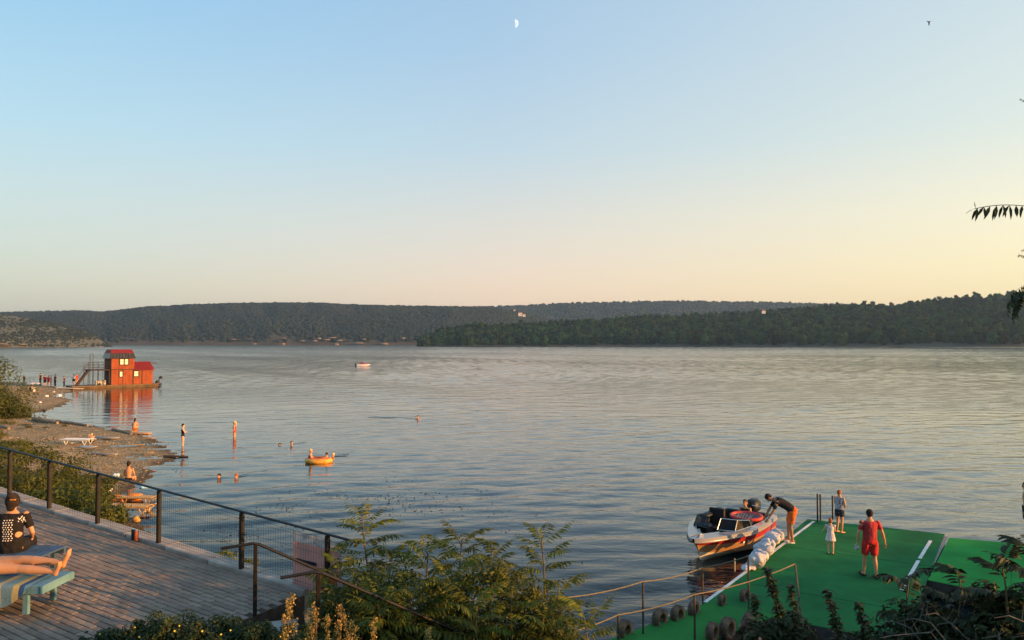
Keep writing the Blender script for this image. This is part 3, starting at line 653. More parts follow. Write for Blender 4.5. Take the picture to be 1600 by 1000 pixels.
# gangway
GA_ = [P(975,1000,DZ), P(700,1190,DZ)]
gl0, gl1 = Vector((-1.2,13.0,0)), dk(-.05, 0, 0)+Vector((.15,.1,0)); gr0, gr1 = Vector((-.5,12.1,0)), dk(-.1, 1.55, 0)+Vector((.2,.15,0))
gang = empty('gangway', ((gl0+gr1)/2), 'bright green carpeted gangway leading from the bank onto the dock', 'gangway')
bm = bmesh.new(); prism(bm, [gl0, gr0, gr1, gl1], .12, DZ-.016); tpart('frame', bm, M_steel, gang)
bm = bmesh.new(); prism(bm, [gl0, gr0, gr1, gl1], DZ-.013, DZ+.004); tpart('carpet', bm, carpet('gangway_carpet', (.035,.22,.045), (.022,.15,.035)), gang)
# platform 2
A2 = P(1483, 840, DZ); B2 = P(1600, 850, DZ)+(P(1600,850,DZ)-P(1483,840,DZ))*1.6; Dn = P(1449, 906, DZ); C2 = Dn+(P(1600,936,DZ)-Dn)*2.6
dock2 = empty('second_dock', (A2+C2)/2-Vector((0,0,DZ)), 'brighter green floating dock beyond the gap at the right edge', 'dock')
bm = bmesh.new(); prism(bm, [Dn, C2, B2, A2], .06, DZ-.012); tpart('float', bm, M_steel, dock2)
for k in range(3):
    a_, b_ = k/3+.001, (k+1)/3-.001; q = [Dn.lerp(C2, a_), Dn.lerp(C2, b_), A2.lerp(B2, b_), A2.lerp(B2, a_)]
    bm = bmesh.new(); prism(bm, q, DZ-.010, DZ+.002*(k % 2)); tpart('carpet_strip', bm, M_carpet2, dock2)
# grey hinge plank in the gap
g0, g1 = P(1479, 838, DZ), P(1444, 906, DZ); stripe(g0, g1, .10, DZ-.01, 'gap_plank', dock2, mat('weathered_plank', (.30,.29,.27), .9, col2=(.15,.14,.13), scale=14))
# dock posts
def dock_post(x, y0, y1, lab, lean=0.):
    b = P(x, y0, DZ); h = (y0-y1)/F*b.y; bm = bmesh.new(); loft(bm, [(0,0,0),(lean,0,h)], [.028]*2, 8, (1,0,0)); c = mesh_bm('dock_pole', bm, M_iron)
    o = ob('dock_pole', c, loc=b); tag(o, lab, 'pole', 'poles at the lake end of the dock')
dock_post(1277.5, 815, 772, 'thick dark pole nearer the white line at the far corner of the dock'); dock_post(1282, 813, 773, 'slim dark pole just right of the thick pole at the far dock corner'); dock_post(1301, 812, 775, 'dark pole standing next to the boy in the patterned top')
# stub post on edge
b = P(1148, 893, DZ); bm = bmesh.new(); loft(bm, [(0,0,0),(0,0,.34)], [.018]*2, 6, (1,0,0)); o = ob('mooring_post', mesh_bm('mooring_post', bm, mat('galvanised', (.35,.34,.32), .5, metal=.5)), loc=b); tag(o, 'short pale mooring post on the dock edge below the boat', 'post')
# rope railings of the gangway
M_pole = mat('railing_pole', (.10,.085,.065), .6, metal=.3, col2=(.05,.045,.04), scale=6)
M_rope = mat('rope', (.22,.19,.12), .9, col2=(.14,.12,.08), scale=30)
def gl(x, off=0.): t = (x-gl0.x)/(gl1.x-gl0.x); return gl0.lerp(gl1, t)
def rope_rail(posts, ext, lab):
    t = empty('rope_railing', posts[0][0], lab, 'railing', 'rope railings of the gangway'); tops = []
    for bpos, top in posts:
        bm = bmesh.new(); loft(bm, [bpos, top], [.022]*2, 7, (1,0,0)); tpart('pole', bm, M_pole, t); tops.append(top)
    pts = list(ext)+tops; out = []
    for a_, b_ in zip(pts, pts[1:]):
        for k in range(6):
            u = k/6; p = a_.lerp(b_, u); p.z -= .05*(a_-b_).length/2.2*4*u*(1-u); out.append(p)
    out.append(pts[-1]); bm = bmesh.new(); loft(bm, out, [.013]*len(out), 6, (0,0,1)); tpart('rope', bm, M_rope, t, 180); return t
def up(base, y_top):   # top of a vertical pole on `base` that reaches image height y_top as measured
    return Vector((base.x, base.y, CAMZ-(y_top-534)/F*base.y))
pA = [Vector((.8,14.45,DZ)), Vector((2.72,16.1,DZ)), P(1098,944,DZ), P(1172,958,DZ)+Vector((0,.1,0))]
rope_rail([(p, up(p, y)) for p, y in zip(pA, (931, 905, 884, 866))], [Vector((-1.0,13.1,1.6))], 'rope railing on the lake side of the gangway')
pB = [Vector((.65,13.0,DZ)), Vector((1.93,14.1,DZ)), Vector((3.60,15.3,DZ)), P(1254,985,DZ)]
tb = [up(p, y) for p, y in zip(pB[:3], (990, 956, 925))]+[up(Vector((6.32,17.3,DZ)), 878)]
rope_rail(list(zip(pB, tb)), [Vector((-.4,12.2,1.5))], 'rope railing on the bank side of the gangway, ending in a leaning pole')
# tyres
def tyre_me():
    bm = bmesh.new(); prof = [(.19,-.085),(.25,-.10),(.30,-.085),(.325,-.05),(.325,.05),(.30,.085),(.25,.10),(.19,.085),(.18,.06),(.22,.05),(.27,0),(.22,-.05),(.18,-.06)]
    n = 20; rings = []
    for k in range(n):
        a = 2*math.pi*k/n; rings.append([bm.verts.new((r*math.cos(a), y, r*math.sin(a))) for r, y in prof])
    for i in range(n):
        for j in range(len(prof)): bm.faces.new((rings[i][j], rings[(i+1) % n][j], rings[(i+1) % n][(j+1) % len(prof)], rings[i][(j+1) % len(prof)]))
    bmesh.ops.recalc_face_normals(bm, faces=bm.faces); return mesh_bm('tyre', bm, M_rubber, 40)
def tread_me():
    bm = bmesh.new()
    for k in range(36):
        a = 2*math.pi*k/36
        for y in (-.055, 0, .055): box(bm, (.329*math.cos(a), y+(.012 if k % 2 else -.012), .329*math.sin(a)), (.014,.038,.034), M=Matrix.Rotation(-a, 4, 'Y'))
    return mesh_bm('tread', bm, M_rubber)
TY, TR = tyre_me(), tread_me()
tires = [(976,985,'left',1.0,.1),(1031,967,'left',1.0,.0),(1059,960,'left',.92,-.05),(1084,952,'left',.85,.1),(1128,938,'left',.72,.2),(1164,931,'left',.75,-.1),(1113,990,'right',.9,.1),(1137,985,'right',1.0,.0),(1166,976,'right',1.0,.5)]
labs = ['worn tyre by itself at the bottom, on the lake side of the gangway','largest worn tyre of the close group on the gangway lake side','worn tyre leaning right of the largest one on the lake side of the gangway','tyre on the lake side of the gangway right before the white line starts','small tyre half hidden by leaves on the dock corner below the white line','tyre lying alone on the dock next to the gangway pole',
  'tyre at the lower left of the three on the bank side of the gangway','middle tyre of the three on the bank side of the gangway','tilted tyre right of its two neighbours on the bank side of the gangway']
gd = math.atan2(gl1.y-gl0.y, gl1.x-gl0.x)
for (x, y, side, s, tw), lb in zip(tires, labs):
    q = P(x, y, DZ+.10); s = s*(.64 if side == 'left' else .66)
    t = empty('tyre', (q.x, q.y, DZ+(.10 if side == 'left' else .22*s)), lb, 'tyre', 'old tyres along the gangway', rz=gd+tw+.05); t.scale = (s, s*1.45, s)
    if x == 1166: t.rotation_euler.x = .45
    ob('tyre_body', TY, t); tr = ob('tread', TR, t); tag(tr, kind='stuff')
# white cloth fender sacks
M_sack = mat('white_sack', (.62,.60,.61), .9, col2=(.42,.42,.46), scale=3, bump=.6)
bm = bmesh.new(); r_ = random.Random(2)
sp0, sp1 = P(1180, 884, DZ+.1), P(1214, 842, DZ+.1)
bm = bmesh.new()
for k in range(6):
    u = k/5; c = sp0.lerp(sp1, u)+RD*r_.uniform(-.08, .06)+Vector((0,0,.12+r_.uniform(-.02,.05)))
    ell(bm, c-sp0, (r_.uniform(.22,.29), r_.uniform(.17,.20), r_.uniform(.16,.20)), Matrix.Rotation(dang-1.57+r_.uniform(-.4,.4), 3, 'Z'), 14, 10)
ell(bm, P(1172,888,DZ)-sp0+Vector((0,0,.05)), (.42,.2,.09), Matrix.Rotation(dang, 3, 'Z'))
for v in bm.verts:
    p = v.co*4.5; v.co += v.normal*(.035*noise.noise(p)+.025*noise.noise(p*2.3)) if v.normal.length else Vector()
me = remeshed('fender_sacks', bm, .022, M_sack, 1)
for v in me.vertices:
    n_ = v.normal; p = v.co; v.co = p+n_*(.02-.075*max(0, .28-abs(noise.noise(p*3.2+Vector((3,1,2)))))*2.2-.03*max(0, .25-abs(noise.noise(p*8)))*2)
o = ob('fender_sacks', me, loc=sp0); tag(o, 'lumpy white cloth wrapped fenders heaped between boat and dock edge', 'fenders')
# ================= moored motorboat =================
def gloss(name, col, rough=.3, **k):
    m = mat(name, col, rough, **k); m.node_tree.nodes['Principled BSDF'].inputs['Coat Weight'].default_value = .6; m.node_tree.nodes['Principled BSDF'].inputs['Coat Roughness'].default_value = .1; return m
M_silver = gloss('silver_gelcoat', (.30,.30,.31), .35, var=.05); M_blackb = mat('black_vinyl', (.012,.012,.013), .5, var=.2, spec=.4)
M_redb = gloss('red_decal', (.42,.030,.018), .35, var=.1); M_cream = gloss('cream_gelcoat', (.72,.64,.50), .35, var=.05)
M_cream2 = gloss('champagne_deck', (.27,.26,.25), .35, var=.06); M_int = mat('boat_interior', (.035,.035,.038), .8); M_glassb = bpy.data.materials.new('tinted_glass'); M_glassb.use_nodes = True
b_ = M_glassb.node_tree.nodes['Principled BSDF']; b_.inputs['Base Color'].default_value = (.25,.28,.30,1); b_.inputs['Roughness'].default_value = .05; b_.inputs['Transmission Weight'].default_value = .85; b_.inputs['IOR'].default_value = 1.05
M_chrome = mat('chrome', (.65,.63,.60), .2, metal=1., var=.05)
BS = P(1093, 877, .05)          # stem at the waterline
boat = empty('motorboat', (BS.x, BS.y, 0), 'silver and red open motorboat moored at the dock with its bow towards the viewer', 'boat', rz=math.atan2(CD.y, CD.x)-math.pi/2+R(-3))
# local: +y towards the stern, x to the starboard (dock) side
LB = 4.25
def hull_half(y):
    u = y/LB; wtop = 1.02*min(1, (u/.42)**.62 if u > 0 else 0)*(1-.10*max(0, u-.7)/.3); wchine = .86*min(1, (max(0, u-.02)/.5)**.75)
    return max(.02, wtop), max(.01, wchine)
def hull_rings():
    R_ = []
    for i in range(25):
        y = LB*(i/24)**1.35; wt, wc = hull_half(y); u = y/LB
        sheer = .74+.05*(1-u)**2; rake = .38*(1-u)**3
        keel = -.18+.30*(1-u)**5; chine = .06+.28*(1-u)**3
        yt = y-.42*(1-u)**4
        R_.append([(0, yt+.30*(1-u)**6+.1*(1-u), keel), (wc*.5, y, (keel+chine)/2-.02), (wc, y-.05*(1-u), chine), (wc+(wt-wc)*.55, yt*.5+y*.5, chine+(sheer-chine)*.5), (wt, yt, sheer-.10), (wt+.012, yt-.01, sheer-.085), (wt+.012, yt-.01, sheer)])
    return R_
HR = hull_rings()
bm = bmesh.new(); grid = []
for r in HR:
    row = [bm.verts.new(p) for p in r]; rowm = [row[0]]+[bm.verts.new((-p[0], p[1], p[2])) for p in r[1:]]; grid.append((row, rowm))
for (a, am), (b, bmm) in zip(grid, grid[1:]):
    for k in range(len(a)-1):
        f = bm.faces.new((a[k], a[k+1], b[k+1], b[k])); f2 = bm.faces.new((am[k+1], am[k], bmm[k], bmm[k+1]))
        mi = 1 if k in (0, 1) else (2 if k == 3 and HR[grid.index((a, am))][0][1] > .5 else 0)
        mi = {0: 3, 1: 3, 2: 0, 3: 2, 4: 4, 5: 4}[k]
        f.material_index = mi; f2.material_index = {0: 3, 1: 3, 2: 0, 3: 0, 4: 4, 5: 4}[k]
ra, rb = grid[-1]; bm.faces.new([*ra[::-1], *rb[1:]]).material_index = 0
bmesh.ops.recalc_face_normals(bm, faces=bm.faces)
M_orange_hull = gloss('bronze_gelcoat', (.46,.26,.13), .3, var=.08)
part('hull', bm, [M_orange_hull, M_silver, M_redb, M_cream, M_silver], boat, 30)
# gunwale deck ring
bm = bmesh.new(); sh = [r[-1] for r in HR]
inner = []
for (x, y, z) in sh:
    u = max(0, y)/LB; inset = .17+.10*(1-u); xi = max(0.0, x-inset)
    inner.append((xi, y+(.34 if u < .12 else .10*(1-u)), z+.035))
L_, Ri, Li, Lo = [], [], [], []
vo = [bm.verts.new(p) for p in sh]; vi = [bm.verts.new(p) for p in inner]; vd = [bm.verts.new((p[0], p[1], .32)) for p in inner]
vo2 = [bm.verts.new((-p[0], p[1], p[2])) for p in sh]; vi2 = [bm.verts.new((-p[0], p[1], p[2])) for p in inner]; vd2 = [bm.verts.new((-p[0], p[1], .32)) for p in inner]
for k in range(len(sh)-1):
    bm.faces.new((vo[k], vo[k+1], vi[k+1], vi[k])); bm.faces.new((vo2[k+1], vo2[k], vi2[k], vi2[k+1]))
    f = bm.faces.new((vi[k], vi[k+1], vd[k+1], vd[k])); f.material_index = 1; f = bm.faces.new((vi2[k+1], vi2[k], vd2[k], vd2[k+1])); f.material_index = 1
    f = bm.faces.new((vd[k], vd[k+1], vd2[k+1], vd2[k])); f.material_index = 1
bm.faces.new((vo[0], vi[0], vi2[0], vo2[0])); bm.faces.new((vo[-1], vo2[-1], vi2[-1], vi[-1])); f = bm.faces.new((vi[-1], vi2[-1], vd2[-1], vd[-1])); f.material_index = 1
bmesh.ops.remove_doubles(bm, verts=bm.verts, dist=.002); bmesh.ops.recalc_face_normals(bm, faces=bm.faces)
part('deck', bm, [M_cream2, M_int], boat, 35)
for s in (1, -1):
    bm = bmesh.new(); loft(bm, [(s*(r[4][0]+.016), r[4][1]-.012, r[4][2]-.005) for r in HR], [(.022,.022)]*len(HR), 6, (0,0,1)); part('rub_rail', bm, M_silver if s > 0 else M_blackb, boat, 60)
bm = bmesh.new(); loft(bm, [(r[3][0]+.02, r[3][1]-.01, r[3][2]+.10) for r in HR[6:23]], [(.012,.06)]*17, 6, (0,0,1)); part('side_stripe', bm, M_redb, boat, 60)
# white script on the side
def letters(s, size, m, parent, loc, rot, name='lettering', ext=.004):
    cu = bpy.data.curves.new('t', 'FONT'); cu.body = s; cu.size = size; cu.extrude = ext; o = bpy.data.objects.new('t', cu); COL.objects.link(o)
    dg = bpy.context.evaluated_depsgraph_get(); me = bpy.data.meshes.new_from_object(o.evaluated_get(dg)); bpy.data.objects.remove(o); me.name = name; me.materials.clear(); me.materials.append(m)
    return ob(name, me, parent, loc, rot)
# bow cushions, consoles, seats
def seat(x, y, z, w_, d, h, back, m, name):
    bm = bmesh.new(); box(bm, (x, y, z+h/2), (w_, d, h), bev=.03)
    if back: box(bm, (x, y+back[0]*d*.45, z+h+back[1]/2-.02), (w_*.95, .12, back[1]), bev=.03)
    part(name, bm, m, boat, 40)
bm = bmesh.new()
for s in (1, -1): loft(bm, [(s*.18, .75, .50), (s*.42, 1.15, .50), (s*.55, 1.6, .50)], [(.12,.10)]*3, 8, (0,0,1), roundend=True)
part('bow_cushion', bm, M_blackb, boat, 60)
M_dash = mat('dash', (.14,.14,.15), .6)
for s in (1, -1):
    bm = bmesh.new(); box(bm, (s*.46, 1.45, .55), (.46, .38, .52), bev=.05); part('console', bm, M_dash if s > 0 else M_blackb, boat, 40)
    # windshield wing: frame with tinted pane
    w0, w1 = Vector((s*.16, .98, .80)), Vector((s*.66, 1.12, .80)); t0, t1 = Vector((s*.18, 1.22, 1.10)), Vector((s*.64, 1.38, 1.08)); e0, e1 = Vector((s*.84, 2.05, .80)), Vector((s*.78, 2.02, .98))
    bm = bmesh.new()
    for q in ((w0, w1), (t0, t1), (w0, t0), (w1, t1), (w1, e0), (t1, e1), (e0, e1)): loft(bm, list(q), [.012]*2, 6)
    fr = part('windshield_frame', bm, M_iron if s < 0 else M_chrome, boat)
    bm = bmesh.new(); bm.faces.new([bm.verts.new(p) for p in (w0, w1, t1, t0)]); bm.faces.new([bm.verts.new(p) for p in (w1, e0, e1, t1)]); bmesh.ops.solidify(bm, geom=bm.faces[:], thickness=.006)
    part('pane', bm, M_glassb if s < 0 else M_blackb, fr)
bm = bmesh.new(); c = Vector((.42, 1.72, .84))
rg_ = [c+Vector((.15*math.cos(a), .06*math.sin(a), .14*math.sin(a))) for a in [k*math.pi/7 for k in range(14)]]+[c+Vector((.15,0,0))]
loft(bm, rg_, [.013]*15, 6); part('steering_wheel', bm, M_blackb, boat, 60)
seat(.45, 2.35, .32, .5, .45, .18, (1, .40), M_blackb, 'driver_seat'); seat(-.45, 2.25, .34, .55, .6, .28, (1, .52), M_blackb, 'passenger_seat')
seat(0, 3.75, .34, 1.4, .45, .22, (1, .30), M_blackb, 'stern_bench')
bm = bmesh.new(); box(bm, (-.66, 2.6, .92), (.26, 1.5, .14), bev=.06); part('folded_canopy', bm, M_blackb, boat, 50)
bm = bmesh.new(); loft(bm, [(.75,3.9,.78),(.72,3.9,1.0),(.2,3.95,1.04)], [.014]*3, 6); part('grab_rail', bm, M_chrome, boat)
for y_ in (1.1, 3.4):
    bm = bmesh.new(); x_ = interp(y_, [(r[6][1], r[6][0]) for r in HR]); box(bm, (x_-.06, y_, .83), (.035,.14,.04), bev=.01); part('cleat', bm, M_chrome, boat)
bm = bmesh.new(); ell(bm, (0, .12, .82), (.04,.06,.03)); part('navigation_light', bm, M_chrome, boat)
# white marks on the hull side (hull lettering is too small to read in the photograph)
bm = bmesh.new(); r5 = HR[11]; box(bm, (r5[3][0]+.035, r5[3][1], r5[3][2]-.02), (.012,.14,.06), bev=.004); part('white_emblem', bm, M_line, boat); bm = bmesh.new(); box(bm, (HR[12][3][0]+.035, HR[12][3][1], HR[12][3][2]-.02), (.012,.12,.06), bev=.004); part('white_emblem', bm, M_line, boat)
# outboard
bm = bmesh.new(); box(bm, (0,0,.20), (.42,.58,.44), bev=.10); mo = part('outboard_motor', bm, M_blackb, boat, 50); mo.location = (.05, 4.45, .72)
bm = bmesh.new(); box(bm, (0,.02,-.35), (.14,.22,.7), bev=.03); box(bm, (0,.02,-.72), (.3,.34,.03)); part('leg', bm, M_blackb, mo)
bm = bmesh.new(); box(bm, (.70, 4.38, .22), (.6,.3,.05), bev=.01); part('swim_platform', bm, M_cream, boat); bm = bmesh.new(); box(bm, (-.70, 4.38, .22), (.6,.3,.05), bev=.01); part('swim_platform', bm, M_cream, boat)
# red towing ring lying on the seats
t = empty('towing_ring', boat.matrix_basis @ Vector((.36, 2.95, .88)), 'red ring float with netting lying in the motorboat', 'ring float', rz=boat.rotation_euler.z+.15); t.rotation_euler.x = .12
bm = bmesh.new(); pts = [Vector((.48*math.cos(a), .36*math.sin(a), 0)) for a in [k*math.pi/9 for k in range(19)]]; loft(bm, pts, [.055]*19, 8, (0,0,1), cap=False); part('ring', bm, mat('red_float', (.62,.06,.05), .5), t, 80)
bm = bmesh.new()
for k in range(-4, 5):
    h_ = .36*math.sqrt(1-(k/5.2)**2); loft(bm, [(k*.09,-h_,-.0),(k*.09,h_,0)], [.006]*2, 4); q = .48*math.sqrt(1-(k/5.2)**2); loft(bm, [(-q,k*.065,0),(q,k*.065,0)], [.006]*2, 4)
o = part('netting', bm, mat('net_grey', (.35,.33,.35), .8), t); tag(o, kind='stuff')

# ================= houseboat =================
M_orw = mat('orange_boards', (.31,.078,.026), .8, col2=(.23,.052,.018), scale=1.5)
M_rroof = mat('red_roof_sheet', (.24,.022,.020), .6, col2=(.18,.018,.016), scale=2)
M_dkwood = mat('dark_frame', (.05,.035,.028), .8); M_hull = mat('rusty_pontoon', (.16,.10,.05), .85, col2=(.08,.055,.03), scale=.9, bump=.4)
M_glint = mat('window_sun_glint', (.90,.86,.66), .8, var=.05); M_dkglass = mat('dark_glazing', (.035,.038,.042), .35, spec=.4, var=.3, scale=2)  # pale pane colour stands in for the low sun mirrored in the windows
HA = R(-22)       # facade turned a little towards the sun
w0_ = P(114, 608.5, 0); w1_ = P(250, 603.5, 0)
hb = empty('houseboat', (w0_.x, w0_.y, 0), 'two storey orange wooden houseboat with red roofs on a long pontoon by the spit', 'houseboat', rz=math.atan2(w1_.y-w0_.y, w1_.x-w0_.x))
LH = (w1_-w0_).length; k_ = LH/136.0   # metres per pixel along the deck
def hx(px_): return (px_-114)*k_
def hz_(py): return (605.8-py)*.0905
WD = 4.2
bm = bmesh.new(); prism(bm, [(0,0),(LH*.965,0),(LH,.8),(LH,WD-.8),(LH*.965,WD),(0,WD)], -.3, hz_(602.2)); part('pontoon', bm, M_hull, hb)
bm = bmesh.new(); box(bm, (LH/2-.1, WD/2, hz_(601.8)), (LH+.1, WD+.25, .07)); part('deck', bm, mat('deck_edge', (.22,.16,.10), .85, scale=2), hb)
zd = hz_(601.2)
x0, x1, xm = hx(172.5), hx(239), hx(208.5)
def wallbox(name, xa, xb, za, zb, y0=.35, y1=WD-.35, m=M_orw): 
    bm = bmesh.new(); box(bm, ((xa+xb)/2, (y0+y1)/2, (za+zb)/2), (xb-xa, y1-y0, zb-za)); return part(name, bm, m, hb)
wl = wallbox('lower_wall', x0, x1, zd, hz_(578)); wu = wallbox('upper_wall', x0, xm, hz_(577.7), hz_(560), y0=.38)
# vertical boards, seams and battens
r_ = random.Random(4); bm = None
def board(xa, xb, za, zb, y, par): 
    bm = bmesh.new(); box(bm, ((xa+xb)/2, y, (za+zb)/2), (xb-xa-.02, .03, zb-za)); part('board', bm, M_orw, par)
x = x0
while x < x1-.1: board(x, min(x+.46, x1), zd+.01, hz_(578)-.01, .335-r_.random()*.012, wl); x += .46
x = x0
while x < xm-.1: board(x, min(x+.46, xm), hz_(577.6), hz_(560.2), .365-r_.random()*.012, wu); x += .46
for px_ in (169, 172, 190.5, 207, 221): bm = bmesh.new(); box(bm, (hx(px_), .29, (zd+hz_(578))/2), (.09,.05,hz_(578)-zd)); part('batten', bm, M_dkwood, wl)
bm = bmesh.new(); box(bm, ((x0+xm)/2+.1, .28, hz_(577.6)), (xm-x0+.25, .08, .10)); part('floor_band', bm, M_dkwood, hb)
bm = bmesh.new(); box(bm, (x0-.03, WD/2, (zd+hz_(560))/2), (.04, WD-.7, hz_(560)-zd)); part('end_wall', bm, mat('end_boards_painted_shade', (.10,.035,.02), .8), hb)  # end wall boards darkened: the shade on this side is put into the colour
def window(px0, px1, py0, py1, par, y, nx=1):
    bm = bmesh.new(); xa, xb, za, zb = hx(px0), hx(px1), hz_(py1), hz_(py0); f_ = .13
    for c, s in (((xa+xb)/2, zb+f_/2), ((xa+xb)/2, za-f_/2)): box(bm, (c, y-.03, s), (xb-xa+2*f_, .09, f_))
    for c in (xa-f_/2, xb+f_/2): box(bm, (c, y-.03, (za+zb)/2), (f_, .09, zb-za))
    for k in range(1, nx): box(bm, (xa+(xb-xa)*k/nx, y-.03, (za+zb)/2), (.16, .08, zb-za))
    if py1-py0 > 4: box(bm, ((xa+xb)/2, y-.025, (za+zb)/2), (xb-xa, .04, .05))
    w_ = part('window', bm, M_dkwood, par); bm = bmesh.new(); box(bm, ((xa+xb)/2, y-.03, (za+zb)/2), (xb-xa, .02, zb-za)); part('pane', bm, M_glint, w_)
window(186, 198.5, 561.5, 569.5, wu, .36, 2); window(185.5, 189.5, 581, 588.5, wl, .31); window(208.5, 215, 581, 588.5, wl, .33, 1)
bm = bmesh.new(); box(bm, (hx(187.5), .305, (zd+hz_(579.5))/2), (hx(190)-hx(181.5), .03, hz_(579.5)-zd)); part('door', bm, M_orw, hb)
# mansard glazing band and roofs
za, zb, zc = hz_(560.2), hz_(552), hz_(546)
def frustum(bm, xa, xb, ya, yb, z0, z1, ix, iy):
    b = [(xa,ya,z0),(xb,ya,z0),(xb,yb,z0),(xa,yb,z0),(xa+ix,ya+iy,z1),(xb-ix,ya+iy,z1),(xb-ix,yb-iy,z1),(xa+ix,yb-iy,z1)]; v = [bm.verts.new(p) for p in b]
    for f in ((3,2,1,0),(4,5,6,7),(0,1,5,4),(1,2,6,5),(2,3,7,6),(3,0,4,7)): bm.faces.new([v[k] for k in f])
bm = bmesh.new(); frustum(bm, x0-.30, xm+.15, .12, WD-.15, za, zb, .22, .30); gb = part('glazed_gallery', bm, M_dkglass, hb)
for k in range(9):
    xx = x0-.2+(xm+.05-x0+.2)*k/8; bm = bmesh.new(); loft(bm, [(xx,.09,za),(xx+(.16 if k == 0 else -.16 if k == 8 else 0),.40,zb)], [.05]*2, 4); part('mullion', bm, M_dkwood, gb)
bm = bmesh.new(); frustum(bm, x0-.06, xm-.02, .38, WD-.38, zb+.004, zc, .12, .75); part('roof', bm, M_rroof, hb)
bm = bmesh.new(); zl0, zl1 = hz_(579), hz_(566); v = [bm.verts.new(p) for p in ((xm,.1,zl0),(x1+.22,.1,zl0),(x1+.22,WD-.1,zl0),(xm,WD-.1,zl0),(xm,1.5,zl1),(x1-.1,1.5,zl1),(x1-.1,WD-1.5,zl1),(xm,WD-1.5,zl1))]
for f in ((3,2,1,0),(4,5,6,7),(0,1,5,4),(1,2,6,5),(2,3,7,6),(3,0,4,7)): bm.faces.new([v[k] for k in f])
rl = part('roof', bm, M_rroof, hb)
for k in range(8):
    xx = xm+.15+(x1-xm)*k/8; bm = bmesh.new(); loft(bm, [(xx,.08,zl0+.01),(xx,1.48,zl1+.02)], [.03]*2, 4); part('roof_seam', bm, M_rroof, rl)
# gallery, stairs, poles
zg = hz_(577.8); xa, xb = hx(138), x0
bm = bmesh.new(); box(bm, ((xa+xb)/2, WD*.45, zg), (xb-xa, 2.6, .14)); gal = part('upper_gallery', bm, M_dkwood, hb)
for px_ in (138, 145, 152.5, 160.5):
    for yy in (WD*.45-1.2, WD*.45+1.2):
        bm = bmesh.new(); loft(bm, [(hx(px_),yy,zd-.05),(hx(px_),yy,zg)], [.035]*2, 5); part('support', bm, M_dkwood, gal)
        bm = bmesh.new(); loft(bm, [(hx(px_),yy,zg),(hx(px_),yy,hz_(566))], [.022]*2, 5); part('baluster', bm, M_dkwood, gal)
for z in (566, 570, 574):
    for yy in (WD*.45-1.2, WD*.45+1.2): bm = bmesh.new(); loft(bm, [(xa,yy,hz_(z)),(xb,yy,hz_(z))], [.02]*2, 5); part('rail', bm, M_dkwood, gal)
for px_ in (139.5, 144): bm = bmesh.new(); loft(bm, [(hx(px_),.3,zd),(hx(px_),.3,hz_(552.5))], [.04]*2, 5); part('tall_pole', bm, M_dkwood, hb)
bm = bmesh.new(); loft(bm, [(hx(139.5),.3,hz_(553)),(hx(144),.3,hz_(553))], [.03]*2, 5); part('crossbar', bm, M_dkwood, hb)
for yy in (.5, 1.4):
    bm = bmesh.new(); loft(bm, [(hx(121),yy,zd),(hx(139),yy,zg+.05)], [(.05,.12)]*2, 5, (0,0,1)); sgr = part('stair_stringer', bm, M_dkwood, hb)
    bm = bmesh.new(); loft(bm, [(hx(121),yy,zd+.9),(hx(138),yy,hz_(567))], [.022]*2, 5); part('stair_rail', bm, M_dkwood, hb)
for k in range(9): bm = bmesh.new(); u = (k+.5)/9; box(bm, (hx(121+18*u), .95, zd+(zg-zd)*u), (.24,.9,.04)); part('tread', bm, M_dkwood, hb)
# grill / gear and motor
bm = bmesh.new(); r_ = random.Random(8)
for k in range(7): box(bm, (hx(151+2.1*k), .9, zd+.25+r_.random()*.25), (.3,.4,r_.uniform(.3,.7)), rz=r_.random(), bev=.05)
part('stowed_gear', bm, mat('gear', (.10,.09,.08), .8, col2=(.5,.48,.42), scale=3), hb)
bm = bmesh.new(); box(bm, (LH+.15, WD*.4, zd+.1), (.5,.5,.5), bev=.08); loft(bm, [(LH+.1,WD*.4,zd+.2),(LH+.55,WD*.4-.1,zd+.75)], [.06]*2, 5); ell(bm, (LH+.6, WD*.4-.1, zd+.80), (.28,.2,.2)); ell(bm, (LH+.5, WD*.4, zd-.2), (.28,.16,.2)); part('stern_motor', bm, M_blackb, hb, 50)
bm = bmesh.new(); loft(bm, [(x1+.05,WD*.5,hz_(568.5)),(hx(252),WD*.5,hz_(569))], [.05]*2, 5); part('boom', bm, M_dkwood, hb)
# boarding plank to the spit
o = ob('boarding_plank', mesh_bm('boarding_plank', (lambda b: (box(b, (0,0,0), (3.2,.6,.06), bev=.01), b)[1])(bmesh.new()), mat('pale_plank', (.62,.56,.48), .8)), loc=P(109, 606.5, .28), rot=(0,.06,.15)); tag(o, 'pale boarding plank between the spit and the houseboat', 'plank')
# pontoon under-shadow is real: hull sits in the water

# ================= far motorboat =================
c = P(568, 572, 0); t = empty('speedboat', (c.x, c.y, .0), 'tiny red and white speedboat with two riders far out on the lake', 'boat')
bm = bmesh.new(); loft(bm, [(-1.7,0,.15),(-.6,0,.2),(.8,0,.24),(1.9,0,.42)], [(.35,.5),(.38,.62),(.34,.5),(.08,.08)], 10, (0,1,0)); part('hull', bm, gloss('white_hull', (.8,.75,.72)), t, 50)
bm = bmesh.new(); loft(bm, [(-1.2,0,.48),(.2,0,.55),(1.2,0,.60)], [(.12,.4),(.22,.45),(.06,.15)], 8, (0,1,0)); part('red_deck', bm, mat('boat_red', (.5,.05,.04), .5), t, 50)
bm = bmesh.new(); box(bm, (-2.1,0,.35), (.4,.4,.6), bev=.06); part('outboard_motor', bm, M_blackb, t)
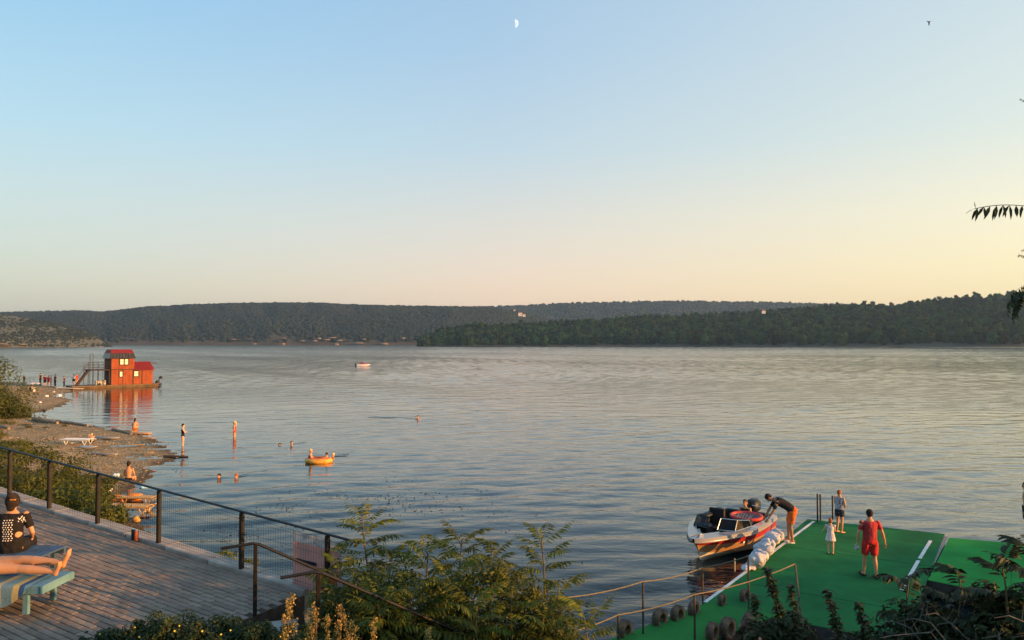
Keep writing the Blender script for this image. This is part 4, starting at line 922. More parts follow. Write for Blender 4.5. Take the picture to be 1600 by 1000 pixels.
# slick wake behind it (a low ridge of disturbed water)
M_wake = mat('wake', (.02,.03,.03), .3, var=.2)
bm = bmesh.new(); loft(bm, [c+Vector((-1.6,0,-.02)), c+Vector((-5,.2,.0)), c+Vector((-10,.3,-.0)), c+Vector((-16,.4,-.04))], [(.06,.5),(.06,.35),(.05,.25),(.02,.1)], 6, (0,1,0)); o = part('boat_wake', bm, M_wake); tag(o, 'dark wake trailing the distant speedboat', 'wake', kind='stuff')
for (xa_, ya_, xb_, yb_, lab) in ((648,653.5,575,651.5,'ripple trail left of the lone far swimmer'),(372,744,412,737.5,'ripple trail right of the nearest pair of swimmers'),(524,712,545,709.5,'ripple trail right of the blond swimmer by the inflatable'),(458,694,478,692,'ripple trail right of the swimmer beyond the inflatable')):
    a_, b_ = P(xa_, ya_, 0), P(xb_, yb_, 0); bm = bmesh.new(); n_ = 9
    for off in (0, .45, -.4):
        loft(bm, [a_.lerp(b_, (k+abs(off))/(n_-1+abs(off)*2))+Vector((0, off*(.4+k/n_)+.12*math.sin(k*1.3+off*9), -.005)) for k in range(n_)], [(.035*(1-.7*k/n_), .16*(1-.5*k/n_)) for k in range(n_)], 6, (0,1,0))
    o = part('ripple_trail', bm, M_water); tag(o, lab, 'ripples', kind='stuff')
# ================= people =================
SKIN = {}
def skinmat(k):
    if k not in SKIN:
        c = {'tan': (.53,.27,.14), 'fair': (.62,.36,.24), 'dark': (.34,.17,.10)}[k]
        m = mat('skin_'+k, c, .55, var=.08, scale=4, spec=.35); b = m.node_tree.nodes['Principled BSDF']; b.inputs['Subsurface Weight'].default_value = .08; b.inputs['Subsurface Radius'].default_value = (.02,.01,.006); SKIN[k] = m
    return SKIN[k]
CLO = {}
def cloth(name, c, c2=None, sc=6):
    if name not in CLO: CLO[name] = mat(name, c, .9, col2=c2, scale=sc, bump=.4)
    return CLO[name]
HAIRC = {'dark': (.018,.012,.010), 'brown': (.07,.04,.025), 'blond': (.55,.36,.15), 'red': (.25,.08,.03)}
def J(**k):
    j = dict(pel=(0,0,.93), hipL=(-.095,0,.90), hipR=(.095,0,.90), kneeL=(-.10,.01,.49), kneeR=(.10,.01,.49), ankL=(-.10,-.02,.085), ankR=(.10,-.02,.085), toeL=(-.12,.17,.03), toeR=(.12,.17,.03),
        wst=(0,0,1.08), chs=(0,0,1.27), nck=(0,-.005,1.46), hd=(0,.018,1.598), shL=(-.175,0,1.40), shR=(.175,0,1.40), elL=(-.25,-.02,1.13), elR=(.25,-.02,1.13), wrL=(-.27,.05,.88), wrR=(.27,.05,.88))
    j.update(k); return {a: Vector(b) for a, b in j.items()}
def person(loc, rz, H, j, label, skin='tan', hair=('dark', 'short'), clothes=(), vox=.018, group=None, female=False, look=0., fingers=True, ground_=True):
    t = empty('person', loc, label, 'person', group, rz); s = H/1.75; t.scale = (s, s, s)
    sk = skinmat(skin); side = (j['shR']-j['shL']).normalized(); hs = (j['hipR']-j['hipL']).normalized()
    g = .9 if female else 1.
    bm = bmesh.new()
    # torso: depth is the first radius, width the second
    tors = [(j['pel']-(j['wst']-j['pel'])*.45, (.085,.13)), (j['pel'], (.105,.165 if female else .155)), (j['wst'], (.088*g,.125*g)), (j['chs'], (.112*g,.160*g)), (j['chs'].lerp(j['nck'], .55), (.10*g,.165*g)), (j['chs'].lerp(j['nck'], .86), (.075*g,.10))]
    loft(bm, [p for p, _ in tors], [r for _, r in tors], 14, side, roundend=True)
    loft(bm, [j['chs'].lerp(j['nck'], .7), j['nck'], j['hd'].lerp(j['nck'], .35)], [.07, .054*g, .05*g], 10, side, roundend=True)
    up_ = (j['hd']-j['nck']).normalized(); fw = up_.cross(side).normalized()*-1
    if fw.dot(Vector((0,1,0))) < 0 and abs(fw.y) > .5 and not (j['toeR']-j['ankR']).dot(fw) > 0: pass
    fw = side.cross(up_)*-1; fw = up_.cross(side); fw.normalize()
    if look: fw = Matrix.Rotation(look, 3, up_) @ fw
    sd2 = fw.cross(up_).normalized(); Mh = Matrix((sd2, fw, up_)).transposed(); hd = j['hd']
    def hp(x, y, z): return hd+sd2*x+fw*y+up_*z
    ell(bm, hp(0,-.008,.03), (.078,.098,.088), Mh, 14, 10); ell(bm, hp(0,.018,-.045), (.056,.070,.070), Mh, 12, 8)
    ell(bm, hp(0,.098,-.010), (.012,.016,.024), Mh, 8, 6); ell(bm, hp(0,.086,-.068), (.024,.010,.011), Mh, 8, 6)
    for q in (-1, 1): ell(bm, hp(q*.079,-.005,-.005), (.010,.020,.030), Mh, 8, 6)
    for q, S_ in ((-1,'L'), (1,'R')):
        sh, el, wr = j['sh'+S_], j['el'+S_], j['wr'+S_]
        ell(bm, sh, (.058*g,)*3); loft(bm, [sh, sh.lerp(el, .5), el], [.050*g, .045*g, .037*g], 10, roundend=True); loft(bm, [el, el.lerp(wr, .3), wr], [.038*g, .039*g, .025*g], 10, roundend=True)
        d = (wr-el).normalized(); pn = side-d*side.dot(d); pn = pn.normalized() if pn.length > .1 else Vector((1,0,0)); wd = d.cross(pn).normalized()
        Mp = Matrix((wd, d, pn)).transposed(); ell(bm, wr+d*.055, (.040,.055,.018), Mp, 10, 8)
        if fingers:
            for k, ln in enumerate((.062,.072,.078,.070)):
                b0 = wr+d*.088+wd*(.030-.020*k)*1; loft(bm, [b0, b0+d*ln*.5-pn*.008*q, b0+d*ln*.9-pn*.026*q], [.0095,.009,.0075], 6, roundend=True)
            b0 = wr+d*.035+wd*.035; loft(bm, [b0, b0+d*.03+wd*.022, b0+d*.062+wd*.026], [.012,.011,.009], 6, roundend=True)
        hi, kn, an, to = j['hip'+S_], j['knee'+S_], j['ank'+S_], j['toe'+S_]
        loft(bm, [hi, hi.lerp(kn, .35), hi.lerp(kn, .75), kn], [.088,.080,.062,.054], 12, roundend=True); loft(bm, [kn, kn.lerp(an, .3), kn.lerp(an, .65), an], [.053,.057,.044,.034], 12, roundend=True)
        fd = (to-an); sole = Vector((0,0,-.045)) if abs((an-kn).normalized().z) > .6 else (an-kn).normalized()*.045
        heel = an-fd.normalized()*.045+sole*.8; ball = an.lerp(to, .72)+sole*.35; loft(bm, [heel, an+sole*.3+fd*.12, ball, to], [(.034,.030),(.040,.034),(.028,.042),(.017,.036)], 10, hs, roundend=True)
        if vox < .02:
            fdn = (to-ball).normalized()
            for q_ in range(5): c_ = to+hs*(.030-.015*q_)*(-1 if S_ == 'L' else 1); loft(bm, [c_-fdn*.03, c_+fdn*(.016-.004*abs(q_-1))], [.0105 if q_ else .0135, .009 if q_ else .012], 6, roundend=True)
    if female:
        for q in (-1, 1): ell(bm, j['chs'].lerp(j['nck'], .12)+side*q*.075+fw*.085, (.055,.05,.055))
    for v in bm.verts: pass
    body = ob('body', remeshed('body', bm, vox, sk, 1), t)
    # eyes and mouth
    if vox < .02:
        bm = bmesh.new()
        for q in (-1, 1): ell(bm, hp(q*.030,.0875,.012), (.011,.006,.006), Mh, 8, 6)
        part('eyes', bm, M_blackb, t)
    hc, ht = hair; hm = cloth('hair_'+hc, HAIRC[hc], tuple(x*1.8 for x in HAIRC[hc]), 25); bm = bmesh.new()
    if ht != 'none':
        ell(bm, hp(0,-.022,.045), (.086,.098,.088), Mh, 16, 12)
        if ht == 'long': loft(bm, [hp(0,-.07,.05), hp(0,-.10,-.06), hp(0,-.10,-.19)], [(.05,.08),(.045,.085),(.03,.06)], 10, sd2, roundend=True)
        if ht == 'bob': loft(bm, [hp(0,-.05,.05), hp(0,-.065,-.07)], [(.055,.085),(.05,.09)], 10, sd2, roundend=True)
        if ht == 'bun': ell(bm, hp(0,-.03,.05), (.098,.112,.10), Mh, 16, 12)
        if ht == 'bun': loft(bm, [hp(0,-.04,.05), hp(0,-.07,-.05)], [(.06,.085),(.05,.07)], 10, sd2, roundend=True); ell(bm, hp(0,-.09,.13), (.06,.055,.05), Mh, 12, 8)
        if ht == 'bun2': ell(bm, hp(0,-.025,.022), (.098,.108,.116), Mh, 16, 12); loft(bm, [hp(0,-.05,.0), hp(0,-.062,-.10)], [(.045,.085),(.03,.055)], 12, sd2, roundend=True); ell(bm, hp(.0,-.105,.085), (.055,.05,.05), Mh, 12, 8)
        if ht == 'short': ell(bm, hp(0,-.05,-.01), (.076,.06,.055), Mh, 12, 8)
        ob('hair', remeshed('hair', bm, max(.012, vox*.8), hm, 0), t)
    for kind, cm in clothes:
        bm = bmesh.new(); e = .020
        def tr(i0, i1, ex=e, first=None): 
            q = tors[i0:i1]; loft(bm, [p for p, _ in q], [(r[0]+ex, r[1]+ex) for _, r in q], 16, side, roundend=False)
        if kind in ('tshirt', 'top'):
            q = [(j['pel'].lerp(j['wst'], -.05), (.105,.16)), (j['wst'], (.105,.15)), (j['chs'], (.112*g,.162*g)), (j['chs'].lerp(j['nck'], .55), (.10*g,.182*g)), (j['chs'].lerp(j['nck'], .84), (.072,.125))]
            loft(bm, [p for p, _ in q], [(r[0]+e, r[1]+e) for _, r in q], 16, side)
            if kind == 'tshirt':
                for S_ in 'LR': sh, el = j['sh'+S_], j['el'+S_]; loft(bm, [sh.lerp(j['chs'], .1), sh, sh.lerp(el, .35), sh.lerp(el, .72)], [.056,.058,.054,.053], 12, roundend=False); ell(bm, sh-Vector((0,0,.008)), (.062,.064,.055))
        if kind in ('shorts', 'trunks', 'pants', 'brief'):
            loft(bm, [j['pel']-(j['wst']-j['pel'])*.5, j['pel'], j['pel'].lerp(j['wst'], .45)], [(.10+e,.14+e),(.112+e,.165+e),(.10+e,.145+e)], 16, hs)
            f_ = {'shorts': .82, 'trunks': .55, 'pants': 1., 'brief': 0}[kind]
            if f_:
                for S_ in 'LR':
                    hi, kn, an = j['hip'+S_], j['knee'+S_], j['ank'+S_]; loft(bm, [hi, hi.lerp(kn, .4), hi.lerp(kn, f_)], [.108,.104,.09 if kind != 'pants' else .07], 12)
                    if kind == 'pants': loft(bm, [kn, kn.lerp(an, .4), kn.lerp(an, .92)], [.072,.07,.055], 12, roundend=True)
        if kind == 'dress':
            q = [(j['pel']-Vector((0,0,.26)), (.19,.24)), (j['pel'], (.13,.18)), (j['wst'], (.10,.13)), (j['chs'], (.115,.16)), (j['chs'].lerp(j['nck'], .65), (.095,.15))]
            loft(bm, [p for p, _ in q], [(r[0]+.01, r[1]+.01) for _, r in q], 18, side)
            for S_ in 'LR': ell(bm, j['sh'+S_]-Vector((0,0,.01)), (.075,.07,.06))
        if kind == 'swimsuit': tr(0, 5, .008)
        if kind == 'bra':
            q = [(j['chs'].lerp(j['wst'], .35), (.105*g,.15*g)), (j['chs'].lerp(j['nck'], .2), (.115*g,.162*g))]; loft(bm, [p for p, _ in q], [(r[0]+.012, r[1]+.012) for _, r in q], 16, side)
            for q in (-1, 1): ell(bm, j['chs'].lerp(j['nck'], .12)+side*q*.075+fw*.085, (.066,.06,.064))
        nm = {'tshirt': 'shirt', 'top': 'top', 'dress': 'dress', 'swimsuit': 'swimsuit', 'bra': 'bikini_top', 'brief': 'swim_briefs', 'pants': 'trousers', 'shorts': 'shorts', 'trunks': 'swim_trunks'}[kind]
        me = remeshed(nm, bm, max(.014, vox), cm, 1)
        if vox < .02:
            for v in me.vertices: p = v.co; v.co = p+v.normal*(.009*noise.noise(Vector((p.x*16, p.y*16, p.z*6)))+.006*noise.noise(Vector((p.x*30, p.y*30, p.z*18))))
        ob(nm, me, t)
    return t
red_c = cloth('red_cotton', (.48,.045,.045), (.34,.03,.035)); red2 = cloth('bright_red_cotton', (.62,.03,.03), (.45,.02,.02)); blk = cloth('black_cotton', (.012,.012,.014)); ora = cloth('orange_nylon', (.75,.17,.03), (.55,.10,.02)); wht = cloth('white_cotton', (.72,.66,.66), (.58,.50,.52))
pat = cloth('patterned_cotton', (.60,.62,.70), (.05,.06,.10), 22); nvy = cloth('dark_denim', (.03,.035,.05))
# --- on the dock ---
rm = P(1360, 902, DZ)
j = J(kneeL=(-.11,.06,.50), ankL=(-.13,.10,.10), toeL=(-.15,.28,.05), ankR=(.12,-.10,.085), toeR=(.14,.09,.03), kneeR=(.11,.0,.49), elL=(-.28,-.03,1.14), wrL=(-.30,.02,.89), elR=(.29,-.05,1.15), wrR=(.36,-.02,.90), shL=(-.195,0,1.40), shR=(.195,0,1.40))
pr = person(rm, R(-6), 1.76, j, 'man in red shirt and red shorts walking away across the green dock', 'tan', ('dark','short'), [('tshirt', red_c), ('shorts', red2)], .013)
# shoes / things in hand
bm = bmesh.new(); ell(bm, (0,0,0), (.045,.10,.07)); ell(bm, (.02,.06,-.05), (.04,.09,.05)); o = ob('camera_bag', mesh_bm('camera_bag', bm, mat('bag_bw', (.03,.03,.035), .6, col2=(.7,.7,.72), scale=9), 60), loc=pr.matrix_basis @ Vector((-.31,.06,.74))); tag(o, 'small black and white object held in the left hand of the man in red', 'bag')
def shoes(t, j, m, name='sandal'):
    for S_ in 'LR':
        an, to = j['ank'+S_], j['toe'+S_]; bm = bmesh.new(); d = (to-an).normalized(); c = Vector(((an.x+to.x)/2, (an.y+to.y)/2, min(an.z, to.z+.05)-.065 if False else to.z-.028)); box(bm, (c.x, c.y-.01, max(.012, to.z-.02)), (.105,.29,.028), rz=math.atan2(-d.x, d.y), bev=.01); ell(bm, (to.x, to.y-.06, to.z+.015), (.052,.045,.03)); part(name, bm, m, t, 60)
shoes(pr, j, blk)
# bending man: bows towards -x (the boat)
bp_ = P(1236, 847, DZ)
jb = J(pel=(0,-.05,.93), hipL=(-.095,-.04,.90), hipR=(.095,-.04,.90), kneeL=(-.12,.03,.49), kneeR=(.10,.05,.49), wst=(0,.09,1.04), chs=(0,.27,1.15), nck=(0,.46,1.23), hd=(0,.61,1.27), shL=(-.18,.41,1.18), shR=(.18,.41,1.18), elL=(-.20,.52,.92), elR=(.19,.56,.93), wrL=(-.17,.66,.70), wrR=(.16,.69,.70), ankL=(-.13,-.02,.085), ankR=(.13,.04,.085), toeL=(-.15,.17,.03), toeR=(.15,.23,.03))
pb = person(bp_, R(80), 1.80, jb, 'man in black shirt and orange shorts bending over to hold the motorboat', 'dark', ('dark','short'), [('tshirt', blk), ('shorts', ora)], .013)
shoes(pb, jb, cloth('white_trainer', (.7,.68,.66)), 'shoe')
# boy (right side lit) and girl
bb = P(1312, 833, DZ)
jy = J(elL=(-.25,.08,1.16), wrL=(-.12,.22,1.10), elR=(.23,.04,1.14), wrR=(.10,.20,1.02), kneeL=(-.09,.02,.49))
pbo = person(bb, R(-55), 1.38, jy, 'child in patterned top and dark shorts standing beside a dark pole on the dock', 'tan', ('red','short'), [('top', pat), ('trunks', nvy)], .014)
gg_ = P(1298, 866, DZ)
jg = J(elL=(-.27,.02,1.20), wrL=(-.33,.10,1.10), elR=(.20,.05,1.14), wrR=(.05,.13,1.02), hd=(0,.02,1.63))
pg = person(gg_, R(-20), 1.02, jg, 'little girl in a white dress standing on the green dock', 'fair', ('red','bob'), [('dress', wht)], .016)
shoes(pg, jg, blk, 'shoe')
# person at the right edge
pe_ = P(1605, 840, DZ)
person(pe_, R(60), 1.74, J(), 'person in dark clothes at the right edge of the picture, on the far dock', 'tan', ('dark','short'), [('shorts', blk)], .018)
# person seated in the motorboat stern
seatj = dict(pel=(0,0,.10), hipL=(-.095,0,.10), hipR=(.095,0,.10), kneeL=(-.13,.42,.14), kneeR=(.13,.42,.14), ankL=(-.13,.46,-.28), ankR=(.13,.46,-.28), toeL=(-.14,.64,-.33), toeR=(.14,.64,-.33), wst=(0,-.02,.25), chs=(0,-.03,.44), nck=(0,-.01,.62), hd=(0,.01,.78), shL=(-.175,0,.57), shR=(.175,0,.57), elL=(-.24,.05,.31), elR=(.24,.05,.31), wrL=(-.16,.26,.20), wrR=(.16,.26,.20))
person(boat.matrix_basis @ Vector((.0,3.85,.40)), boat.rotation_euler.z+math.pi, 1.60, J(**seatj), 'person in sunglasses sitting at the stern of the motorboat', 'tan', ('brown','bob'), [('top', blk)], .016)
# --- terrace ---
# woman seen from behind, sitting on the lounger
lg_o = Vector((-6.55, 10.35, 0)); lz = deck_z(-6.6, 10.2)
M_turq = mat('turquoise_paint', (.15,.30,.35), .6, col2=(.10,.22,.27), scale=5, bump=.2)
lng = empty('sun_lounger', Vector((-5.88, 10.02, lz)), 'turquoise wooden lounger on the terrace with a towel and a sunbather', 'sun lounger', 'sun loungers', rz=R(178))
# local +x runs left in the picture (head end)
TZ = .37
for k in range(11): bm = bmesh.new(); box(bm, (.06+.185*k, 0, TZ-.012), (.165,.62,.024), bev=.004); part('slat', bm, M_turq, lng)
for yy in (-.30, .30): bm = bmesh.new(); box(bm, (1.0, yy, TZ-.065), (2.05,.035,.085), bev=.006); part('side_rail', bm, M_turq, lng)
bm = bmesh.new(); box(bm, (-.01, 0, TZ-.055), (.035,.66,.09), bev=.006); part('end_rail', bm, M_turq, lng)
for xx in (.22, 1.7):
    for yy in (-.27, .27): bm = bmesh.new(); box(bm, (xx, yy, (TZ-.1)/2), (.075,.05,TZ-.1), bev=.006); part('leg', bm, M_turq, lng)
# towel draped over the front edge
def towel_mat():
    m = mat('beach_towel', (.30,.42,.50), .95, bump=.5, scale=10); N = m.node_tree.nodes; L = m.node_tree.links; b = N['Principled BSDF']; tc = N.new('ShaderNodeTexCoord'); sp_ = N.new('ShaderNodeSeparateXYZ'); L.new(tc.outputs['Object'], sp_.inputs[0])
    r = N.new('ShaderNodeValToRGB'); r.color_ramp.interpolation = 'CONSTANT'; e = r.color_ramp.elements
    st_ = [(0,(.25,.48,.55)),(.14,(.80,.68,.36)),(.22,(.30,.52,.60)),(.34,(.07,.17,.36)),(.42,(.85,.68,.30)),(.52,(.30,.50,.56)),(.70,(.75,.66,.42)),(.80,(.14,.30,.48))]
    while len(e) < len(st_): e.new(.5)
    for k, (p, c) in enumerate(st_): e[k].position = p; e[k].color = (*c, 1)
    mr = N.new('ShaderNodeMath'); mr.operation = 'FRACT'; m0 = N.new('ShaderNodeMath'); m0.operation = 'MULTIPLY_ADD'; m0.inputs[1].default_value = 1.2; m0.inputs[2].default_value = .1; L.new(sp_.outputs[0], m0.inputs[0]); L.new(m0.outputs[0], mr.inputs[0]); L.new(mr.outputs[0], r.inputs[0]); L.new(r.outputs[0], b.inputs['Base Color']); return m
bm = bmesh.new(); rows = []
for i in range(29):
    x = .13+i*.060; row = []
    drop = .27*min(1, math.sin(min(1, (x-.11)/.42)*1.57)) 
    for k, (y, z) in enumerate([(-.28, TZ+.006), (0, TZ+.008), (.25, TZ+.007), (.325, TZ+.004), (.345, TZ-.03), (.35, TZ-.5*drop), (.355, TZ-drop)]):
        row.append(bm.verts.new((x, y+(.012*math.sin(i*.9+k)*(k > 4)), z)))
    rows.append(row)
for a, b in zip(rows, rows[1:]):
    for k in range(6): bm.faces.new((a[k], b[k], b[k+1], a[k+1]))
bmesh.ops.solidify(bm, geom=bm.faces[:], thickness=.008)
o = ob('towel', mesh_bm('towel', bm, towel_mat(), 60), loc=lng.location, rot=(0,0,lng.rotation_euler.z)); tag(o, 'striped blue and yellow towel hanging over the edge of the turquoise lounger', 'towel')
# sunbather lying, feet to the right; joints in lounger space mirrored through the root's rotation
LZ = TZ+.02
jl = dict(pel=(0,0,LZ+.11), hipL=(0,0,LZ+.1), hipR=(0,0,LZ+.1))
def lie(x, y, z): return Vector((x-.12, y, z+LZ))
jl = {k: v for k, v in dict(pel=lie(1.08,0,.11), hipL=lie(1.00,.09,.10), hipR=lie(1.00,-.09,.10), kneeL=lie(.56,.06,.085), kneeR=lie(.58,-.05,.165), ankL=lie(.13,.05,.06), ankR=lie(.09,-.04,.14), toeL=lie(.04,.08,.17), toeR=lie(.00,-.04,.285), wst=lie(1.25,0,.115), chs=lie(1.43,0,.13), nck=lie(1.62,0,.15), hd=lie(1.78,0,.17), shL=lie(1.56,.175,.12), shR=lie(1.56,-.175,.12), elL=lie(1.33,.26,.08), elR=lie(1.33,-.26,.08), wrL=lie(1.10,.27,.06), wrR=lie(1.10,-.27,.06)).items()}
person(lng.location, lng.rotation_euler.z, 1.75*1.06, jl, 'sunbather lying on the turquoise lounger, only the bare crossed legs in view', 'tan', ('brown','long'), [('brief', blk), ('bra', blk)], .011, female=True)
# toes of the sunbather belong to the body mesh (voxel), seated woman:
M_top = cloth('black_top', (.012,.011,.012))
wj = dict(seatj); wj.update(elL=(-.27,.02,.30), elR=(.27,.02,.30), wrL=(-.20,.22,.18), wrR=(.20,.22,.18), hd=(0,.045,.735), nck=(0,.015,.60), shL=(-.19,0,.56), shR=(.19,0,.56), kneeL=(-.12,.42,.10), kneeR=(.12,.42,.10), ankL=(-.12,.44,-.33), ankR=(.12,.44,-.33), toeL=(-.13,.60,-.38), toeR=(.13,.60,-.38))
lng2 = None
sw_loc = Vector((-7.12, 11.0, deck_z(-7.1, 11.0)+.35))
sw = person(sw_loc, R(12), 1.70, J(**wj), 'woman in a black top with white polka dots sitting with her back to the viewer', 'tan', ('dark','bun2'), [('tshirt', M_top), ('pants', blk)], .012, female=True)
# polka dots and cut-outs on her back, raised on the top
M_dot = cloth('white_dots', (.75,.72,.70)); bm = bmesh.new()
topme = [c for c in bpy.data.objects if c.parent == sw and c.name.startswith('shirt')][0]
dgm = bpy.context.evaluated_depsgraph_get(); dgm.update()
def on_back(x, z, out=.004):
    ok_, loc_, nor_, _ = topme.ray_cast(Vector((x, -1, z)), Vector((0, 1, 0)))
    return (loc_+nor_*out, nor_) if ok_ else (None, None)
def disc(bm, x, z, r, n=10, rz_=1.):
    p, nn = on_back(x, z)
    if p is None: return
    a_, b_ = frame_of(nn); vs = [bm.verts.new(p+a_*math.cos(q)*r+b_*math.sin(q)*r*rz_) for q in [2*math.pi*k/n for k in range(n)]]; vt = [bm.verts.new(v.co-nn*.006) for v in vs]
    bm.faces.new(vs); 
    for k in range(n): bm.faces.new((vs[k], vt[k], vt[(k+1) % n], vs[(k+1) % n]))
for r0 in range(10):
    for c0 in range(4): disc(bm, -.055+.035*c0+(.012 if r0 % 2 else 0), .22+.032*r0, .0085)
for q in (-1, 1):
    for k in range(16): disc(bm, q*(.12+.085*random.random()), .46+.10*random.random(), .008)
tag(part('polka_dots', bm, M_dot, sw), kind='stuff')
bm = bmesh.new()
def patch(x0, x1, z0, z1, tri=False):
    rows = []; n = 7
    for i in range(n+1):
        row = []
        for k in range(n+1):
            u = i/n; v_ = k/n; x = x0+(x1-x0)*u; z = z0+(z1-z0)*v_
            if tri: x = (x0+x1)/2+(x-(x0+x1)/2)*v_
            else:
                cx, cz = (x0+x1)/2, (z0+z1)/2; ax, az = (x-cx), (z-cz); kx = math.sqrt(max(0, 1-.5*(az/((z1-z0)/2))**2)); kz = math.sqrt(max(0, 1-.5*(ax/((x1-x0)/2))**2)); x = cx+ax*kx; z = cz+az*kz
            p, nn = on_back(x, z, .003)
            if p is None: return
            row.append(bm.verts.new(p))
        rows.append(row)
    for a, b in zip(rows, rows[1:]):
        for k in range(n): bm.faces.new((a[k], b[k], b[k+1], a[k+1]))
patch(-.11, .11, .45, .585, True); patch(.095, .165, .345, .415); patch(.095, .165, .255, .335); patch(-.165, -.10, .30, .36); patch(-.165,-.10,.40,.43)
bmesh.ops.remove_doubles(bm, verts=bm.verts, dist=.0005); part('bare_back', bm, skinmat('tan'), sw, 60)
bm = bmesh.new(); hdv = wj['hd']; box(bm, (.045, hdv[1]-.128, hdv[2]+.06), (.085,.03,.020), bev=.008); part('hair_clip', bm, mat('amber_clip', (.6,.25,.08), .3), sw)
# her seat: a second lounger behind
l2 = empty('sun_lounger', Vector((-6.62, 11.05, deck_z(-6.7, 11.05))), 'dark blue lounger behind the turquoise one, under the seated woman', 'sun lounger', 'sun loungers', rz=R(176))
M_blue = mat('blue_fabric', (.05,.10,.17), .8)
for k in range(9): bm = bmesh.new(); box(bm, (.0+.185*k, 0, .39), (.165,.60,.024), bev=.004); part('slat', bm, M_blue, l2)
for yy in (-.29, .29): bm = bmesh.new(); box(bm, (.8, yy, .335), (1.7,.035,.08)); part('side_rail', bm, M_blue, l2)
for xx in (.1, 1.5):
    for yy in (-.26, .26): bm = bmesh.new(); box(bm, (xx, yy, .15), (.06,.05,.30)); part('leg', bm, M_blue, l2)

# --- in the lake ---
def wade(x, y, H, depth, rz, lab, **k): p = P(x, y, 0); return person(Vector((p.x, p.y, -depth)), R(rz), H, k.pop('j', J()), lab, vox=.022, fingers=False, **k)
wade(285.5, 697, 1.72, .30, -70, 'woman in a black swimsuit standing ankle deep off the beach point', skin='fair', hair=('dark','short'), clothes=[('swimsuit', blk)], female=True, j=J(elL=(-.2,.12,1.17), wrL=(.0,.22,1.15), elR=(.2,.12,1.17), wrR=(.02,.2,1.2)))
wade(366.5, 683, 1.74, .62, 100, 'blond person in a red swimsuit wading knee deep away from the beach', skin='tan', hair=('blond','long'), clothes=[('swimsuit', cloth('red_swim', (.45,.07,.05)))], female=True, j=J(elL=(-.28,.0,1.15), elR=(.28,0,1.15), wrL=(-.30,.12,.95), wrR=(.30,.1,.95)))
for x, y, lab, hr in ((342.5,747,'dark haired swimmer at the left of the nearest pair of heads','dark'),(369.5,747,'reddish swimmer at the right of the nearest pair of heads','red'),(437,695.5,'tiny dark head in the water left of another swimmer','dark'),(455.5,696,'swimmer with bare shoulders out of the water beyond the inflatable','brown'),(520.5,713.5,'blond swimmer right of the yellow inflatable','blond'),(653,655.5,'lone swimmer far out right of the others','dark')):
    up_b = .38 if 'lone' in lab else .30 if 'shoulders' in lab else .14 if 'tiny' in lab else .24
    p = P(x, y, 0); person(Vector((p.x, p.y, -1.72+up_b)), R(random.uniform(-60, 60)+150), 1.72, J(), lab, 'tan', (hr,'short'), (), .022, 'swimmers in the lake', fingers=False)
# inflatable with a woman, and a child holding on
ic = P(498, 722, 0); inf = empty('inflatable_ring', (ic.x, ic.y, .08), 'yellow and orange inflatable ring boat with bathers', 'inflatable')
bm = bmesh.new(); pts = [Vector((.62*math.cos(a), .38*math.sin(a), .0)) for a in [k*math.pi/12 for k in range(25)]]; loft(bm, pts, [.14]*25, 12, (0,0,1), cap=False); part('tube', bm, mat('yellow_vinyl', (.80,.40,.07), .35), inf, 80)
bm = bmesh.new(); pts = [Vector((.60*math.cos(a), .36*math.sin(a), .12)) for a in [k*math.pi/12 for k in range(25)]]; loft(bm, pts, [.06]*25, 8, (0,0,1), cap=False); part('red_band', bm, mat('red_vinyl', (.65,.12,.04), .4), inf, 80)
person(ic+Vector((-.42,-.05,-.12)), R(-85), 1.62, J(**dict(seatj, elR=(.26,.12,.32), wrR=(.30,.30,.22))), 'woman leaning on the yellow inflatable, her back to the shore', 'tan', ('blond','short'), [('swimsuit', cloth('red_swim2', (.35,.05,.04)))], .022, fingers=False, female=True)
person(ic+Vector((.42,.05,-.72)), R(95), 1.25, J(elL=(-.26,.16,1.35), wrL=(-.24,.36,1.42), elR=(.26,.16,1.35), wrR=(.24,.36,1.42)), 'dark haired child holding the right end of the yellow inflatable', 'tan', ('dark','short'), (), .022, fingers=False)
# riders of the far speedboat
for dx, lab in ((-.45,'left rider on the far speedboat'),(.15,'right rider on the far speedboat')):
    c = P(568, 572, 0); person(Vector((c.x+dx-.3, c.y, .5)), R(-90), 1.7, J(**seatj), 'dark '+lab, 'dark', ('dark','short'), [('tshirt', blk)], .035, fingers=False)
# --- beach ---
def beach_p(x, y, dz=0.):
    z = .3
    for _ in range(8): p = P(x, y, z); z = ground(p.x, p.y)
    return Vector((p.x, p.y, z+dz))
crouch = dict(seatj); crouch.update(kneeL=(-.15,.30,.38), kneeR=(.15,.30,.38), ankL=(-.13,.36,-.02), ankR=(.13,.36,-.02), toeL=(-.14,.52,-.06), toeR=(.14,.52,-.06), elL=(-.2,.15,.35), elR=(.2,.15,.35), wrL=(-.1,.34,.36), wrR=(.1,.34,.36), chs=(0,.06,.43), nck=(0,.14,.60), hd=(0,.20,.75), shL=(-.17,.12,.55), shR=(.17,.12,.55))
def sitter(x, y, H, rz, lab, hair, skin='tan', cl=(), j=None, **k): return person(beach_p(x, y, .02), R(rz), H, J(**(j or crouch)), lab, skin, hair, cl, .022, fingers=False, **k)
sitter(210, 672, 1.72, 12, 'bare backed woman sitting at the tip of the beach facing the lake', ('dark','long'), cl=[('brief', ora)], female=True)
sitter(201, 752, 1.70, 5, 'bare backed woman sitting on the bank above the orange blanket', ('dark','bun'), skin='tan', cl=[('brief', blk)], female=True, j=seatj)
sitter(144, 692, 1.15, 40, 'blond child crouching beside the white plastic lounger', ('blond','short'), cl=[('trunks', blk)])
